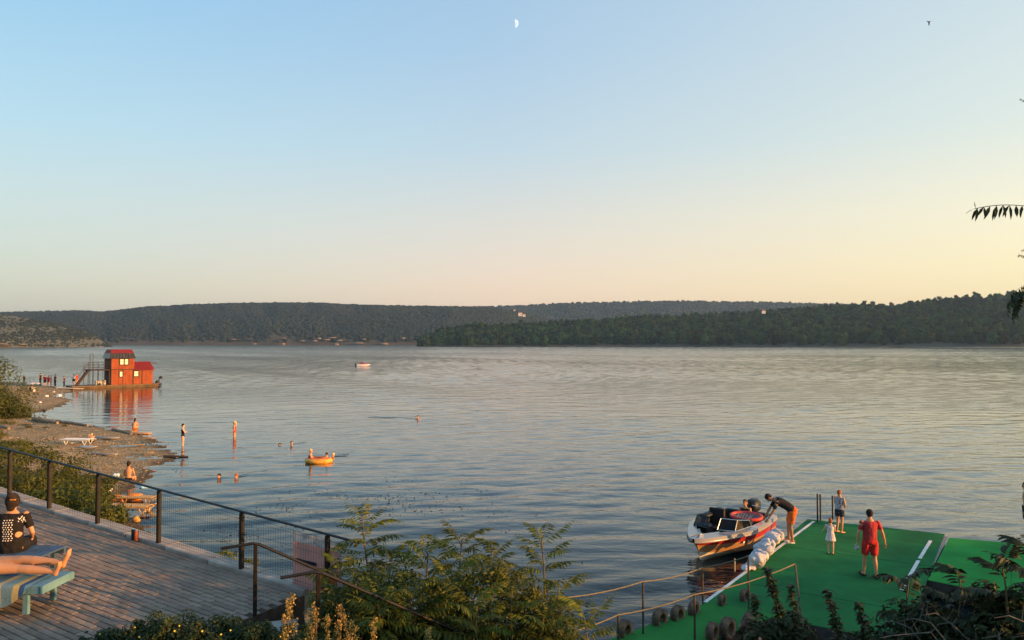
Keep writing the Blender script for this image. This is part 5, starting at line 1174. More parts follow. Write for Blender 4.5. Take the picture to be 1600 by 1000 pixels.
far_p = [(37.5,599,1.35,'black','small dark child standing leftmost at the far edge of the spit'),(46,597,1.7,'black','dark clothed person standing at the far edge of the spit beside the small child'),(63,600,1.75,'black','slim dark figure standing alone between the two groups on the spit'),
 (70,604,1.72,'redblack','person in a red top and black shorts in the middle group on the spit'),(75.5,604,1.62,'red','red clad person standing in the middle of the spit group'),(79.5,603.5,1.60,'skin','sunlit bare skinned person at the right of the spit group'),(86,604.5,1.85,'darkred','tall person in dark red top and black trousers near the houseboat plank'),(100,606,1.70,'darkred2','person in dark red top waiting at the boarding plank'),
 (110,602.5,1.6,'white','person in a pale top stepping onto the houseboat'),(115,602,1.62,'orange','orange clad person standing on the houseboat bow')]
dr = cloth('dark_red', (.20,.03,.04)); 
for n_, (x, y, H, c, lab) in enumerate(far_p):
    cl = {'black': [('tshirt', blk), ('pants', blk)], 'redblack': [('tshirt', red2), ('shorts', blk)], 'red': [('tshirt', red2), ('trunks', red2)], 'skin': [('brief', wht)], 'darkred': [('tshirt', dr), ('pants', blk)], 'darkred2': [('tshirt', dr), ('pants', blk)], 'white': [('tshirt', wht), ('shorts', blk)], 'orange': [('tshirt', red2), ('trunks', ora)]}[c]
    bp0 = beach_p(x, y) if x < 105 else Vector((P(x, y, zd).x, P(x, y, zd).y+.8, zd+.03))
    person(bp0, R([20,-40,80,-120,60,-30,150,-70,30,-90][n_]), H, J(), lab, 'fair' if c == 'skin' else 'tan', ('dark','short'), cl, .035, 'people on the spit', fingers=False)
sitter(47, 612, 1.65, -60, 'person sitting low on the spit beside a white parasol', ('dark','short'), skin='fair', cl=[('top', blk)])
sitter(53, 612.5, 1.6, 60, 'person in white sitting on the spit under the parasol edge', ('brown','short'), skin='fair', cl=[('top', wht), ('trunks', wht)])
t = empty('beach_parasol', beach_p(51, 611), 'small white parasol above the sitting people on the spit', 'parasol'); bm = bmesh.new(); loft(bm, [(0,0,.92),(0,0,1.0),(0,0,1.12)], [.85,.75,.05], 14, (1,0,0)); part('canopy', bm, wht, t); bm = bmesh.new(); loft(bm, [(0,0,0),(0,0,1.0)], [.02]*2, 5); part('pole', bm, M_chrome, t)
# ================= plants =================
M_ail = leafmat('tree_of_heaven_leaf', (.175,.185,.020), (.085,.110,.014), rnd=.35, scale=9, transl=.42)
M_ail_dark = leafmat('shaded_leaf', (.030,.045,.012), (.018,.028,.009), rnd=.3, scale=9, transl=.15)  # darker copy of the sapling leaf, with the shade put into its colour
M_shrub = leafmat('shrub_leaf', (.125,.140,.022), (.060,.080,.014), rnd=.3, scale=4, transl=.3)
M_ivy = leafmat('creeper_leaf', (.045,.070,.020), (.022,.036,.012), rnd=.3, scale=6, transl=.2)
M_willow = leafmat('willow_leaf', (.11,.115,.028), (.05,.06,.015), rnd=.3, scale=1.2, transl=.3)
M_weed = leafmat('weed_blade', (.12,.125,.03), (.055,.07,.018), rnd=.5, scale=3, transl=.3)
M_stem = mat('green_stem', (.16,.13,.06), .8, col2=(.09,.06,.035), scale=9); M_twig = mat('grey_twig', (.20,.19,.165), .8, col2=(.10,.09,.08), scale=14)
M_flower = leafmat('dry_gold_bloom', (.52,.36,.10), (.30,.20,.06), rnd=.2, scale=30, transl=.2); M_yel = mat('yellow_bloom', (.85,.62,.08), .7)
def leaflet(V, Fc, base, d, up, L_, W_, droop=.15):
    """pointed leaflet with a folded midrib and a bent tip: 8 triangles"""
    d = d.normalized(); s = d.cross(up).normalized(); u = s.cross(d).normalized(); k = len(V)
    m1 = base+d*L_*.38-u*L_*droop*.25; m2 = base+d*L_*.72-u*L_*droop*.7; tip = base+d*L_-u*L_*droop*1.5
    V += [base, m1+s*W_*.5+u*W_*.14, m1, m1-s*W_*.5+u*W_*.14, m2+s*W_*.36+u*W_*.08, m2, m2-s*W_*.36+u*W_*.08, tip]
    Fc += [(k, k+2, k+1), (k, k+3, k+2), (k+1, k+2, k+5, k+4), (k+2, k+3, k+6, k+5), (k+4, k+5, k+7), (k+5, k+6, k+7)]
def frond_me(name, seed, m, pairs=11, llen=.17, lw=.042, curve=.35, mst=None):
    """compound leaf 1 unit long growing along +x, arching down"""
    r_ = random.Random(seed); V = []; Fc = []
    def pt(t): return Vector((t*(1-.10*t*curve*2), .05*math.sin(t*3+seed), .22*curve*math.sin(t*2.2)-curve*.55*t*t))
    n = 7
    for i in range(n):
        a, b = pt(i/n), pt((i+1)/n); ra, rb = .0085*(1-.75*i/n), .0085*(1-.75*(i+1)/n); k = len(V)
        for p, r in ((a, ra), (b, rb)):
            for q in range(3): V.append(p+Vector((0, math.cos(q*2.09)*r, math.sin(q*2.09)*r)))
        for q in range(3): Fc.append((k+q, k+(q+1) % 3, k+3+(q+1) % 3, k+3+q))
    for i in range(pairs):
        t = .16+.80*i/(pairs-1); p = pt(t); tan = (pt(min(1, t+.02))-pt(t-.02)).normalized(); sz = (.65+.75*math.sin(min(1, t*1.15)*2.6)) if t < .85 else .62
        for q in (-1, 1):
            d = Vector((0, q, 0))+tan*r_.uniform(.25, .60)+Vector((0,0,-r_.uniform(.05, .45))); leaflet(V, Fc, p, d, Vector((0,0,1))+tan*.2+Vector((r_.gauss(0,.25), r_.gauss(0,.25), 0)), llen*sz*r_.uniform(.85, 1.15), lw*sz*r_.uniform(.9, 1.2), r_.uniform(.1, .35))
    leaflet(V, Fc, pt(1), pt(1)-pt(.95), Vector((0,0,1)), llen*.8, lw*.8)
    return mesh_np(name, [tuple(v) for v in V], Fc, m, False)
FR = [frond_me('compound_leaf', k, M_ail, pairs=(11, 13, 10, 12)[k % 4], curve=(.35,.6,.15,.8)[k % 4]) for k in range(4)]
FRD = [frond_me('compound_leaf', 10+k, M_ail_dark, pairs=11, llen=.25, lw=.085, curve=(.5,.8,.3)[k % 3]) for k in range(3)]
def sapling(base, top, n, label, fronds=FR, L0=.50, group='ailanthus saplings on the bank', seed=0, msh=None, low=.18, name='sapling', cat='sapling', lean=.12):
    r_ = random.Random(seed); h = (top-base); t = empty(name, base, label, cat, group)
    pts = []; 
    for i in range(9):
        u = i/8; pts.append(h*u+Vector((lean*math.sin(u*3+seed), lean*.6*math.sin(u*4+seed*2), 0))*u*(1-u)*2)
    H = h.length
    bm = bmesh.new(); loft(bm, pts, [.022*(1-.72*i/8)*(H/1.8)**.5 for i in range(9)], 7); part('stem', bm, msh or M_stem, t, 60)
    def stem(u): f = u*8; i = min(7, int(f)); return pts[i].lerp(pts[i+1], f-i)
    for i in range(n):
        u = low+(1-low)*(i+.5)/n; u = u**.85 if u < 1 else 1; a = i*2.4+r_.random()*.6; p = stem(min(1, u))
        elev = -.25+1.15*max(0, (u-.55)/.45)**1.5+r_.uniform(-.2, .2); L_ = L0*(.75+.55*math.sin(min(1, u*1.02)*2.7))*r_.uniform(.75, 1.15)
        o = ob('compound_leaf', fronds[r_.randrange(len(fronds))], t, loc=p); o.rotation_euler = (r_.uniform(-.3,.3), -elev, a); o.scale = (L_, L_, L_)
    return t
def foliage(name, m, n, leaf, vol, seed=0, lumps=26, lump_r=.28, parent=None, aspect=.45, flat=.0):
    """leaf-sized faces gathered in clumps through the volume"""
    r_ = random.Random(seed); V = []; Fc = []; cs = []
    for i in range(lumps):
        while True:
            p = Vector((r_.uniform(-1,1), r_.uniform(-1,1), r_.uniform(-.15,1)))
            if Vector((p.x, p.y, p.z)).length < 1: break
        p = Vector((p.x*vol[0], p.y*vol[1], p.z*vol[2])); cs.append((p, lump_r*r_.uniform(.6, 1.3)))
    for i in range(n):
        c, rr = cs[r_.randrange(lumps)]; d = Vector((r_.gauss(0,1), r_.gauss(0,1), r_.gauss(0,1))).normalized(); p = c+d*rr*(r_.random()**.35)
        nn = (d+Vector((0,0,.6))+Vector((r_.gauss(0,.6), r_.gauss(0,.6), r_.gauss(0,.6)))).normalized(); x, y = frame_of(nn); a = r_.random()*6.28; x, y = x*math.cos(a)+y*math.sin(a), y*math.cos(a)-x*math.sin(a)
        s = leaf*r_.uniform(.6, 1.35); k = len(V); V += [p-x*s, p-y*s*aspect+nn*s*.12, p+x*s, p+y*s*aspect+nn*s*.12]; Fc.append((k, k+1, k+2)); Fc.append((k, k+2, k+3))
    return mesh_np(name, [tuple(v) for v in V], Fc, m, False), cs
def shrub(base, vol, n, leaf, m, label, seed=0, group=None, lumps=26, lump_r=.28, name='shrub', cat='shrub', aspect=.45, stems=True, twig=None):
    t = empty(name, base, label, cat, group); me, cs = foliage('foliage', m, n, leaf, vol, seed, lumps, lump_r, aspect=aspect); o = ob('foliage', me, t); tag(o, kind='stuff')
    if stems:
        bm = bmesh.new(); r_ = random.Random(seed+50)
        for c, rr in cs[:int(lumps*.7)]: mid = c*.5+Vector((r_.gauss(0,.06), r_.gauss(0,.06), .05))*vol[2]; loft(bm, [(c.x*.08, c.y*.08, -.15), mid, c], [.012*vol[2]**.5, .008*vol[2]**.5, .003], 4)
        o = part('branches', bm, twig or M_stem, t); tag(o, kind='stuff')
    return t
# --- saplings in front, centre ---
SP = [(566,787,10.9,'tallest feathery sapling at the left of the central thicket, its tip over the banner'),(612,850,11.2,'bushy sapling between the tallest one and the middle of the thicket'),(668,838,10.6,'sapling with drooping dark leaflets just left of the thicket middle'),
  (722,818,10.8,'leafy sapling at the middle of the thicket with a dense yellow green head'),(768,842,10.3,'sapling right of the thicket middle with a broad crown'),(846,818,10.6,'rightmost tall sapling with a single bare tip against the water'),(640,905,9.4,'low sapling in front of the thicket, left of its middle'),
  (800,900,9.5,'low sapling in front of the thicket, right of its middle'),(530,870,10.2,'slanting sapling in front of the pink banner'),(700,880,9.8,'short sapling filling the front of the thicket middle'),(872,905,10.0,'small sapling beside the rope railing of the gangway'),(915,950,9.2,'lowest sapling at the right end of the thicket, over the water'),
  (590,920,9.2,'low dense sapling before the tallest one'),(745,925,9.1,'low dense sapling in the foot of the thicket'),(850,940,9.3,'low sapling at the right foot of the thicket')]
for i, (x, y, d, lab) in enumerate(SP):
    tp = Q(x, y+24, d); bx = tp.x+random.Random(i).uniform(-.15, .15); gz_ = ground(bx, d); base = Vector((bx, d, min(gz_, tp.z-.9)))
    sapling(base, tp, 50 if y < 860 else 36, lab, seed=i, L0=.52 if y < 860 else .50, low=.12)
for i, (x, y, d, v, lab) in enumerate([(560,945,9.6,(.8,.5,.95),'dense green shrub under the left saplings of the thicket'),(660,925,9.9,(.9,.5,.95),'dense green shrub under the middle saplings, left part'),(760,925,9.8,(.9,.5,1.0),'dense green shrub under the middle saplings, right part'),(840,965,9.7,(.6,.5,.8),'dense green shrub under the rightmost tall sapling'),(500,985,9.0,(.6,.4,.55),'low shrub at the foot of the dark handrails'),(700,1010,8.7,(1.3,.4,.5),'low shrub along the bottom edge below the thicket')]):
    p = Q(x, y, d); shrub(Vector((p.x, d, p.z-.62)), v, 6500, .030, M_shrub, lab, seed=30+i, group='shrubs under the saplings', lumps=34, lump_r=.20)
# --- golden flower spikes, bottom ---
def spike(base, h, lab, seed):
    r_ = random.Random(seed); t = empty('flower_spike', base, lab, 'plant', 'golden flower spikes at the bottom edge'); top = Vector((r_.uniform(-.08,.08), 0, h))
    bm = bmesh.new(); loft(bm, [(0,0,0), top*.5+Vector((.01,0,0)), top], [.006,.005,.003], 5); part('stem', bm, M_stem, t)
    V = []; Fc = []
    for b in range(7):
        a = r_.random()*6.28; u0 = .38+.6*b/7; d0 = Vector((math.cos(a)*.5, math.sin(a)*.5, 1)).normalized(); L_ = .16*(1-.6*b/7)
        for q in range(34):
            p = top*u0+d0*L_*r_.random()+Vector((r_.gauss(0,.014), r_.gauss(0,.014), r_.gauss(0,.01))); s = r_.uniform(.006, .013); k = len(V); x, y = frame_of(Vector((r_.gauss(0,1), r_.gauss(0,1), r_.gauss(0,1)))); V += [p-x*s, p-y*s, p+x*s, p+y*s]; Fc.append((k, k+1, k+2, k+3))
    o = ob('blossom', mesh_np('blossom', [tuple(v) for v in V], Fc, M_flower, False), t); tag(o, kind='stuff')
    V = []; Fc = []
    for q in range(26): a = r_.random()*6.28; leaflet(V, Fc, top*r_.uniform(.02, .5), Vector((math.cos(a), math.sin(a), .5)), Vector((0,0,1)), .09, .022)
    o = ob('leaves', mesh_np('leaves', [tuple(v) for v in V], Fc, M_shrub, False), t); tag(o, kind='stuff')
fs = [(445,935,'flower spike farthest left, close to the paving corner'),(462,925,'pale golden spike left of the second handrail'),(480,948,'golden spike just below the second handrail'),(497,940,'golden spike beside the handrail post foot'),(452,968,'short golden spike at the left of the bottom group'),(510,958,'golden spike in the middle of the bottom group'),(527,942,'tall golden spike right of the handrail'),(543,955,'golden spike right of the tall one'),(558,968,'small golden spike near the thicket foot'),(585,962,'last golden spike of the bottom group, under the tallest sapling'),(668,978,'lone golden spike at the bottom edge under the thicket middle'),(1078,990,'golden spike near the bottom edge by the tyres')]
for i, (x, y, lab) in enumerate(fs[:11]): tp = Q(x, y, 8.2+.12*(i % 3)); spike(Vector((tp.x, tp.y, tp.z-.75)), .75, lab, i)
# --- creeper on the near terrace edge, bottom left ---
for i, (x, y, v, lab) in enumerate([(190,992,(.45,.4,.20),'dark creeper tuft at the left end of the hedge along the bottom edge'),(265,980,(.55,.4,.24),'dark creeper clump with small yellow flowers, left part of the bottom hedge'),(340,978,(.55,.4,.25),'dark creeper clump in the middle of the bottom hedge'),(410,985,(.5,.4,.25),'dark creeper clump at the right end of the bottom hedge')]):
    p = Q(x, y, 8.5); t = shrub(Vector((p.x, 8.5, p.z-.15)), v, 4200, .020, M_ivy, lab, seed=60+i, group='creepers at the terrace edge', lumps=30, lump_r=.11, aspect=.6)
    bm = bmesh.new(); r_ = random.Random(i)
    for k in range(6): ell(bm, (r_.uniform(-.8,.8)*v[0], r_.uniform(-1,-.2)*v[1], r_.uniform(.2,1)*v[2]), (.012,.012,.010), seg=6, ring=4)
    o = part('yellow_flowers', bm, M_yel, t); tag(o, kind='stuff')
# near bank below the frame
# --- dark plants bottom right ---
RP = [(1198,885,8.2,'dark leafy stalk rising highest at the left of the shaded plants, before the dock'),(1236,915,8.0,'dark broad stalk right of the highest one'),(1292,922,7.8,'dark pointed stalk leaning left before the dock middle'),(1340,940,7.7,'short dark stalk right of the leaning one'),(1178,930,8.3,'dark low stalk beside the tyres')]
def stalk(base, top, lab, seed):
    r_ = random.Random(seed); t = empty('dark_stalk', base, lab, 'plant', 'shaded plants at the bottom right'); h = top-base
    bm = bmesh.new(); loft(bm, [(0,0,0), h*.5+Vector((.03,0,0)), h], [.014,.011,.006], 6); part('stem', bm, M_stem, t)
    V = []; Fc = []
    for q in range(260):
        u = r_.uniform(.15, 1); a = r_.random()*6.28; leaflet(V, Fc, h*u+Vector((.03,0,0))*math.sin(u*3.1), Vector((math.cos(a), math.sin(a), r_.uniform(-.1, .9))), Vector((0,0,1)), r_.uniform(.06,.12)*(1.15-.5*u), r_.uniform(.035,.055), .4)
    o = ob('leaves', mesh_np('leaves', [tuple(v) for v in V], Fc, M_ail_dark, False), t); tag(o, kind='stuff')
for i, (x, y, d, lab) in enumerate(RP):
    tp = Q(x, y, d); stalk(Vector((tp.x+.25*(1 if i in (0,2,3) else .3), d, tp.z-1.25)), tp, lab, 70+i)
for i, (x, y, d, n_, lab) in enumerate([(1420,905,7.4,11,'shaded sapling at the foot of the right white dock line'),(1500,905,7.0,13,'shaded sapling under the second dock, left one'),(1565,880,6.6,14,'shaded sapling with hooked leaves before the bright green dock'),(1610,870,6.4,12,'shaded sapling at the right edge of the frame')]):
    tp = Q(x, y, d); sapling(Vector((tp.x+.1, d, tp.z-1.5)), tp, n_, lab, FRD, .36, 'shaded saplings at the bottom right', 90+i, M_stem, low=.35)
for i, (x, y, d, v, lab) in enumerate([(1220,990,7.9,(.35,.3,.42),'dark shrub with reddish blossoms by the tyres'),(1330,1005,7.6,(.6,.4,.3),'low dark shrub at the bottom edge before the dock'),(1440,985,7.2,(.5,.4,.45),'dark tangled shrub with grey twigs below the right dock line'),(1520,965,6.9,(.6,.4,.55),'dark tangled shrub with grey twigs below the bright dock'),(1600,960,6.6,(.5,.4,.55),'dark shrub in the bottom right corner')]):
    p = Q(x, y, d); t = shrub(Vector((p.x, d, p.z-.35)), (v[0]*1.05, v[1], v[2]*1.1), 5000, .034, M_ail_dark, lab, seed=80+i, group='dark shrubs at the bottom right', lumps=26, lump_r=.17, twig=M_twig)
    if i in (2, 3, 4):
        bm = bmesh.new(); r_ = random.Random(i)
        for k in range(5):
            a = r_.uniform(-1, 1)*v[0]; p0 = Vector((a, -.25, r_.uniform(-.1,.2))); p1 = p0+Vector((r_.uniform(-.35,.1), r_.uniform(-.1,.1), r_.uniform(.15,.3))); p2 = p1+Vector((r_.uniform(-.35,.05), 0, r_.uniform(-.03,.14))); loft(bm, [p0, p1, p2, p2+Vector((-.12,0,-.02))], [.008,.006,.004,.002], 5)
            for s in range(3): q = p1.lerp(p2, s/3); loft(bm, [q, q+Vector((r_.uniform(-.12,.12), 0, r_.uniform(.05,.14)))], [.003,.001], 4)
        o = part('bare_twigs', bm, M_twig, t); tag(o, kind='stuff')
    if i == 0:
        bm = bmesh.new(); r_ = random.Random(9)
        for k in range(22): ell(bm, (r_.uniform(-1,1)*v[0], -r_.uniform(.1,.9)*v[1], r_.uniform(.05,.95)*v[2]), (.018,.016,.022), seg=6, ring=4)
        o = part('pale_red_blossoms', bm, mat('blossom_pink', (.62,.30,.20), .7), t); tag(o, kind='stuff')
# --- big tree off to the right, its branch tips entering the frame ---
tree = empty('walnut_tree', (7.0, 4.5, ground(7.0, 4.5)), 'tree outside the right edge whose hanging leaves reach into the sky', 'tree')
tz = tree.location.z; bm = bmesh.new(); loft(bm, [(0,0,-.3),(.1,0,1.5),(.0,.1,3.2),(-.2,.1,4.6),(-.1,.2,6.2)], [.20,.16,.13,.09,.05], 10); part('trunk', bm, M_bark, tree, 60)
me, cs = foliage('crown', M_ail, 9000, .055, (1.5,1.5,2.2), 77, 50, .45, aspect=.4); o = ob('crown', me, tree, loc=(0,0,4.6)); tag(o, kind='stuff')
def branch(pts, lab=None): bm = bmesh.new(); loft(bm, [Vector(p)-tree.location for p in pts], [.03-.022*k/(len(pts)-1) for k in range(len(pts))], 6); part('branch', bm, M_bark, tree)
def tip_leaf(x, y, d, rot, L_, me=None):
    p = Q(x, y, d); o = ob('compound_leaf', me or FRD[0], tree, loc=p-tree.location, rot=rot); o.scale = (L_,)*3; return p
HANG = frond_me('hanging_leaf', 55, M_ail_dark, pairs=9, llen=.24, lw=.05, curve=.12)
# hanging leaf: leaflets droop straight down
def hang_me():
    V = []; Fc = []; r_ = random.Random(3)
    def pt(t): return Vector((t, 0, .03*math.sin(t*3)-.05*t*t))
    for i in range(8):
        a, b = pt(i/8), pt((i+1)/8); k = len(V)
        for p in (a, b):
            for q in range(3): V.append(p+Vector((0, math.cos(q*2.09)*.007, math.sin(q*2.09)*.007)))
        for q in range(3): Fc.append((k+q, k+(q+1) % 3, k+3+(q+1) % 3, k+3+q))
    for i in range(8):
        t = .08+.86*i/7
        for q in (-1, 1): leaflet(V, Fc, pt(t), Vector((.35+r_.uniform(-.45,.5), q*.35+r_.uniform(-.2,.2), -1)), Vector((0,q*.8,.2)), .24*r_.uniform(.7,1.15), .062, .15)
    leaflet(V, Fc, pt(1), Vector((1,0,-.3)), Vector((0,0,1)), .2, .045); leaflet(V, Fc, pt(.97), Vector((.5,.1,1)), Vector((1,0,0)), .12, .03)
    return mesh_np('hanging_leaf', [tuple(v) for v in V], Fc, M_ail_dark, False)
HM = hang_me()
p = Q(1604, 322, 5.2); tip = Q(1523, 330, 5.2); o = ob('compound_leaf', HM, tree, loc=p-tree.location, rot=(0, 0, math.pi)); L_ = (p-tip).length; o.scale = (L_, L_, L_*1.15)
branch([tree.location+Vector((-.1,0,4.3)), (6.0, 5.0, p.z+.5), (4.6, 5.3, p.z+.15), p])
p = Q(1612, 440, 5.2); o = ob('compound_leaf', HM, tree, loc=p-tree.location, rot=(0, .55, math.pi-.2)); o.scale = (.16,)*3
branch([tree.location+Vector((-.1,0,3.6)), (5.8, 5.0, p.z+.2), p])
for k, (x, y, ry, L_) in enumerate([(1608,452,.9,.24),(1608,455,.45,.22),(1612,462,1.25,.22),(1612,402,.2,.10),(1606,160,.3,.07),(1606,388,-.2,.07)]):
    pp = Q(x, y, 5.2); o = ob('compound_leaf', HM if k > 2 else FRD[k % 3], tree, loc=pp-tree.location, rot=(0, -ry if k > 2 else -(-ry), math.pi+(k-2)*.15)); o.scale = (L_,)*3
# --- willow bush on the spit root, left edge ---
for i, (x, y, v, n_, lab) in enumerate([(-14,652,(3.0,2.8,4.9),20000,'big olive green willow bush at the left edge above the beach'),(17,650,(1.5,1.5,1.6),3500,'smaller willow bush at the right foot of the big one')]):
    p = beach_p(x, y, -.1); shrub(p, v, n_, .12, M_willow, lab, seed=110+i, lumps=60, lump_r=.24*v[2], aspect=.35)
# --- green slope between terrace and beach ---
def clump_me(seed, m, n=60, h=.5):
    r_ = random.Random(seed); V = []; Fc = []
    for i in range(n):
        a = r_.random()*6.28; d = Vector((math.cos(a)*r_.uniform(.1,.9), math.sin(a)*r_.uniform(.1,.9), 1)); b = Vector((r_.gauss(0,.18), r_.gauss(0,.18), r_.random()*h*.3)); leaflet(V, Fc, b, d, Vector((r_.gauss(0,1), r_.gauss(0,1), .3)), h*r_.uniform(.4,1), .03*r_.uniform(.7,1.5), .3)
    return mesh_np('weed_clump', [tuple(v) for v in V], Fc, m, False)
def bushlet_me(seed, m, n=420):
    r_ = random.Random(seed); V = []; Fc = []
    for i in range(n):
        d = Vector((r_.gauss(0,1), r_.gauss(0,1), abs(r_.gauss(0,1)))).normalized(); p = Vector((d.x, d.y, d.z*.8))*r_.uniform(.55, 1.0)*(1+.3*noise.noise(d*2.5+Vector((seed,0,0)))); x, y = frame_of((d+Vector((r_.gauss(0,.5), r_.gauss(0,.5), r_.gauss(0,.5)))).normalized()); s = .085*r_.uniform(.6,1.3); k = len(V)
        V += [p-x*s, p-y*s*.5, p+x*s, p+y*s*.5]; Fc.append((k, k+1, k+2, k+3))
    return mesh_np('bushlet', [tuple(v) for v in V], Fc, m, False)
cand = np.concatenate([rng.uniform([-48, 12], [-6, 66], (60000, 2)), rng.uniform([-26, 13], [-8, 38], (30000, 2))]); gz = ground_np(cand[:,0], cand[:,1]); gg = green_np(cand[:,0], cand[:,1]); sdc = shore_dist(cand[:,0], cand[:,1])
s__ = (cand[:,0]-PA.x)*UH.x+(cand[:,1]-PA.y)*UH.y; t__ = (cand[:,0]-PA.x)*VH.x+(cand[:,1]-PA.y)*VH.y
r_ = random.Random(31); pts = []; sc = []; ro = []; p2 = []; s2 = []; r2 = []
for (x, y), z, g, d, t_ in zip(cand, gz, gg, sdc, t__):
    if t_ > -.45 or g+.55*fbm(x, y, .45, 3, 2.)+.25*r_.random() < .52 or d < .8: continue
    if len(pts) < 24000: s = r_.uniform(.35, .85); pts.append((x, y, z-.03)); sc.append((s, s, s*r_.uniform(.6,1.2))); ro.append(r_.random()*6.28)
    if r_.random() < .30 and g > .75 and y < 44 and len(p2) < 2200 and d > 1.6: s = r_.uniform(.35, .95)*(1.0 if t_ < -2 else .55); p2.append((x, y, z-.05)); s2.append((s, s, s*r_.uniform(.7,1.1))); r2.append(r_.random()*6.28)
tag(scatter('grass_tufts', pts, sc, ro, [clump_me(k, M_weed) for k in range(4)]), 'green weeds and grass on the slope between terrace and beach', 'grass', kind='stuff')
print('scrub', len(p2), len(pts))
tag(scatter('bank_scrub', p2, s2, r2, [bushlet_me(k, (M_shrub, M_ivy, M_shrub)[k % 3]) for k in range(4)]), 'low scrub on the slope below the railing', 'scrub', kind='stuff')
# taller leafy bushes on the slope just outside the railing
for i, (x, y, dd, hgt, lab) in enumerate([(14,712,3.0,1.3,'sunlit leafy bush at the left edge rising above the handrail'),(52,742,2.4,1.1,'dark leafy bush between the first two railing posts from the left'),(100,735,3.6,1.2,'leafy bush above the handrail right of the second post'),(118,775,2.0,1.0,'dense bush outside the mesh between second and third post'),(142,762,3.4,.9,'yellow green bush crossing the handrail near the third post'),(166,800,1.8,.7,'dense green bush right at the third railing post'),(70,782,1.7,.9,'shaded bush at the foot of the second railing post'),(155,806,1.3,.7,'low bush hugging the kerb at the third post'),(128,698,7.5,.8,'tuft of bright weeds on the sand by the grey boards'),(36,690,6.0,1.0,'weedy bush behind the handrail at the left')]):
    # on the slope, dd metres outside the kerb line, seen at column x
    best = min((abs(800+dpt(s_/10, -dd).x/dpt(s_/10, -dd).y*F-x), s_/10) for s_ in range(-160, 30))[1]; q = dpt(best, -dd); q.z = ground(q.x, q.y)-.1; hgt = max(.5, Q(x, y-14, q.y).z-q.z)
    shrub(q, (min(1.3, hgt*.62), min(1.1, hgt*.5), hgt), int(2600+1500*hgt), .045, M_shrub if i % 2 else M_ail, lab, seed=160+i, group='bushes outside the railing', lumps=40, lump_r=.20*hgt**.6, aspect=.5)
# weeds behind the kerb, seen through the mesh
for i, (s, lab) in enumerate([(-.45,'bright weed behind the kerb left of the nearest railing post'),(-.95,'small bright weed behind the kerb'),(.25,'bright weed behind the kerb right of the nearest full post'),(.75,'bright weed at the foot of the banner')]):
    p = dpt(s, -.55, -.35); shrub(p, (.22,.18,.38), 420, .03, M_ail, lab, seed=140+i, group='weeds behind the kerb', lumps=9, lump_r=.10)
# floating leaves on the water
bm = bmesh.new(); bmesh.ops.create_icosphere(bm, subdivisions=1, radius=1)
for v in bm.verts: v.co.z *= .25
fl = mesh_bm('floating_leaf', bm, mat('wet_leaf', (.05,.03,.02), .6))
pts = []; sc = []; ro = []; r_ = random.Random(55)
def fl_add(n, cx, cy, sx, sy, smin=.012, smax=.038):
    c = 0
    while c < n:
        X_, Y_ = r_.gauss(cx, sx), r_.gauss(cy, sy)
        if Y_ < 560 or n2(X_, Y_*3, .02, 5.)+r_.random()*.5 < .12: c += .3; continue
        p = P(X_, Y_, 0)
        if shore_dist(p.x, p.y)[0] < -.2: pts.append((p.x, p.y, .012)); s = r_.uniform(smin, smax); sc.append((s*r_.uniform(1,2), s, s)); ro.append(r_.random()*6.28)
        c += 1
fl_add(420, 620, 782, 90, 13); fl_add(120, 440, 800, 60, 14); fl_add(160, 330, 850, 50, 22); fl_add(110, 800, 860, 60, 40, .012, .03); fl_add(60, 265, 720, 12, 12)
tag(scatter('floating_leaves', pts, sc, ro, [fl]), 'dark leaves and debris floating in a drift on the lake', 'debris', kind='stuff')
# ================= beach things, moon, bird =================
M_plast = mat('white_plastic', (.78,.76,.70), .5, var=.06)
M_wood = mat('driftwood', (.34,.25,.16), .9, col2=(.20,.15,.10), scale=5, bump=.4); M_woodl = mat('warm_plank', (.62,.38,.14), .8, col2=(.48,.28,.10), scale=4)
M_greyp = mat('grey_board', (.36,.34,.32), .8, col2=(.24,.22,.21), scale=3)
def beach_lounger(p, rz, lab, m, L_=1.95, back=0., s=1.):
    t = empty('beach_lounger', p, lab, 'sun lounger', None, rz); t.scale = (s,)*3
    for k in range(9):
        x = -.9+.2*k; z = .36+(max(0, x-.3)*back); bm = bmesh.new(); box(bm, (x, 0, z), (.17,.58,.03), bev=.006); part('slat', bm, m, t)
    for yy in (-.3, .3): bm = bmesh.new(); loft(bm, [(-1.0,yy,.34),(.3,yy,.34),(.98,yy,.34+back*.68)], [(.02,.045)]*3, 6, (0,0,1)); part('side_rail', bm, m, t)
    for xx in (-.62, .62):
        for yy in (-.27, .27):
            bm = bmesh.new(); loft(bm, [(xx-.17,yy,.33),(xx,yy,.02),(xx+.17,yy,.33)], [(.03,.022)]*3, 6, (0,1,0)); part('leg', bm, m, t)
    return t
beach_lounger(beach_p(122, 695), R(-8), 'white plastic sun lounger standing on the beach beside a crouching child', M_plast)
def board_(p, L_, w_, rz, m, lab, name='board', cat='board', th=.06, up_=.04, tip=True):
    bm = bmesh.new()
    if tip: loft(bm, [(-L_/2,0,0),(-L_*.42,0,0),(0,0,0),(L_*.42,0,.01),(L_/2,0,.03)], [(th*.4,w_*.15),(th*.5,w_*.42),(th*.5,w_*.5),(th*.5,w_*.40),(th*.3,w_*.1)], 12, (0,1,0))
    else: box(bm, (0,0,0), (L_, w_, th), bev=.01)
    o = ob(name, mesh_bm(name, bm, m, 50), loc=p+Vector((0,0,up_)), rot=(0,0,rz)); tag(o, lab, cat); return o
board_(beach_p(164, 686), 1.9, .55, R(-14), M_greyp, 'grey flat board lying on the sand behind the white lounger', up_=.10, tip=False)
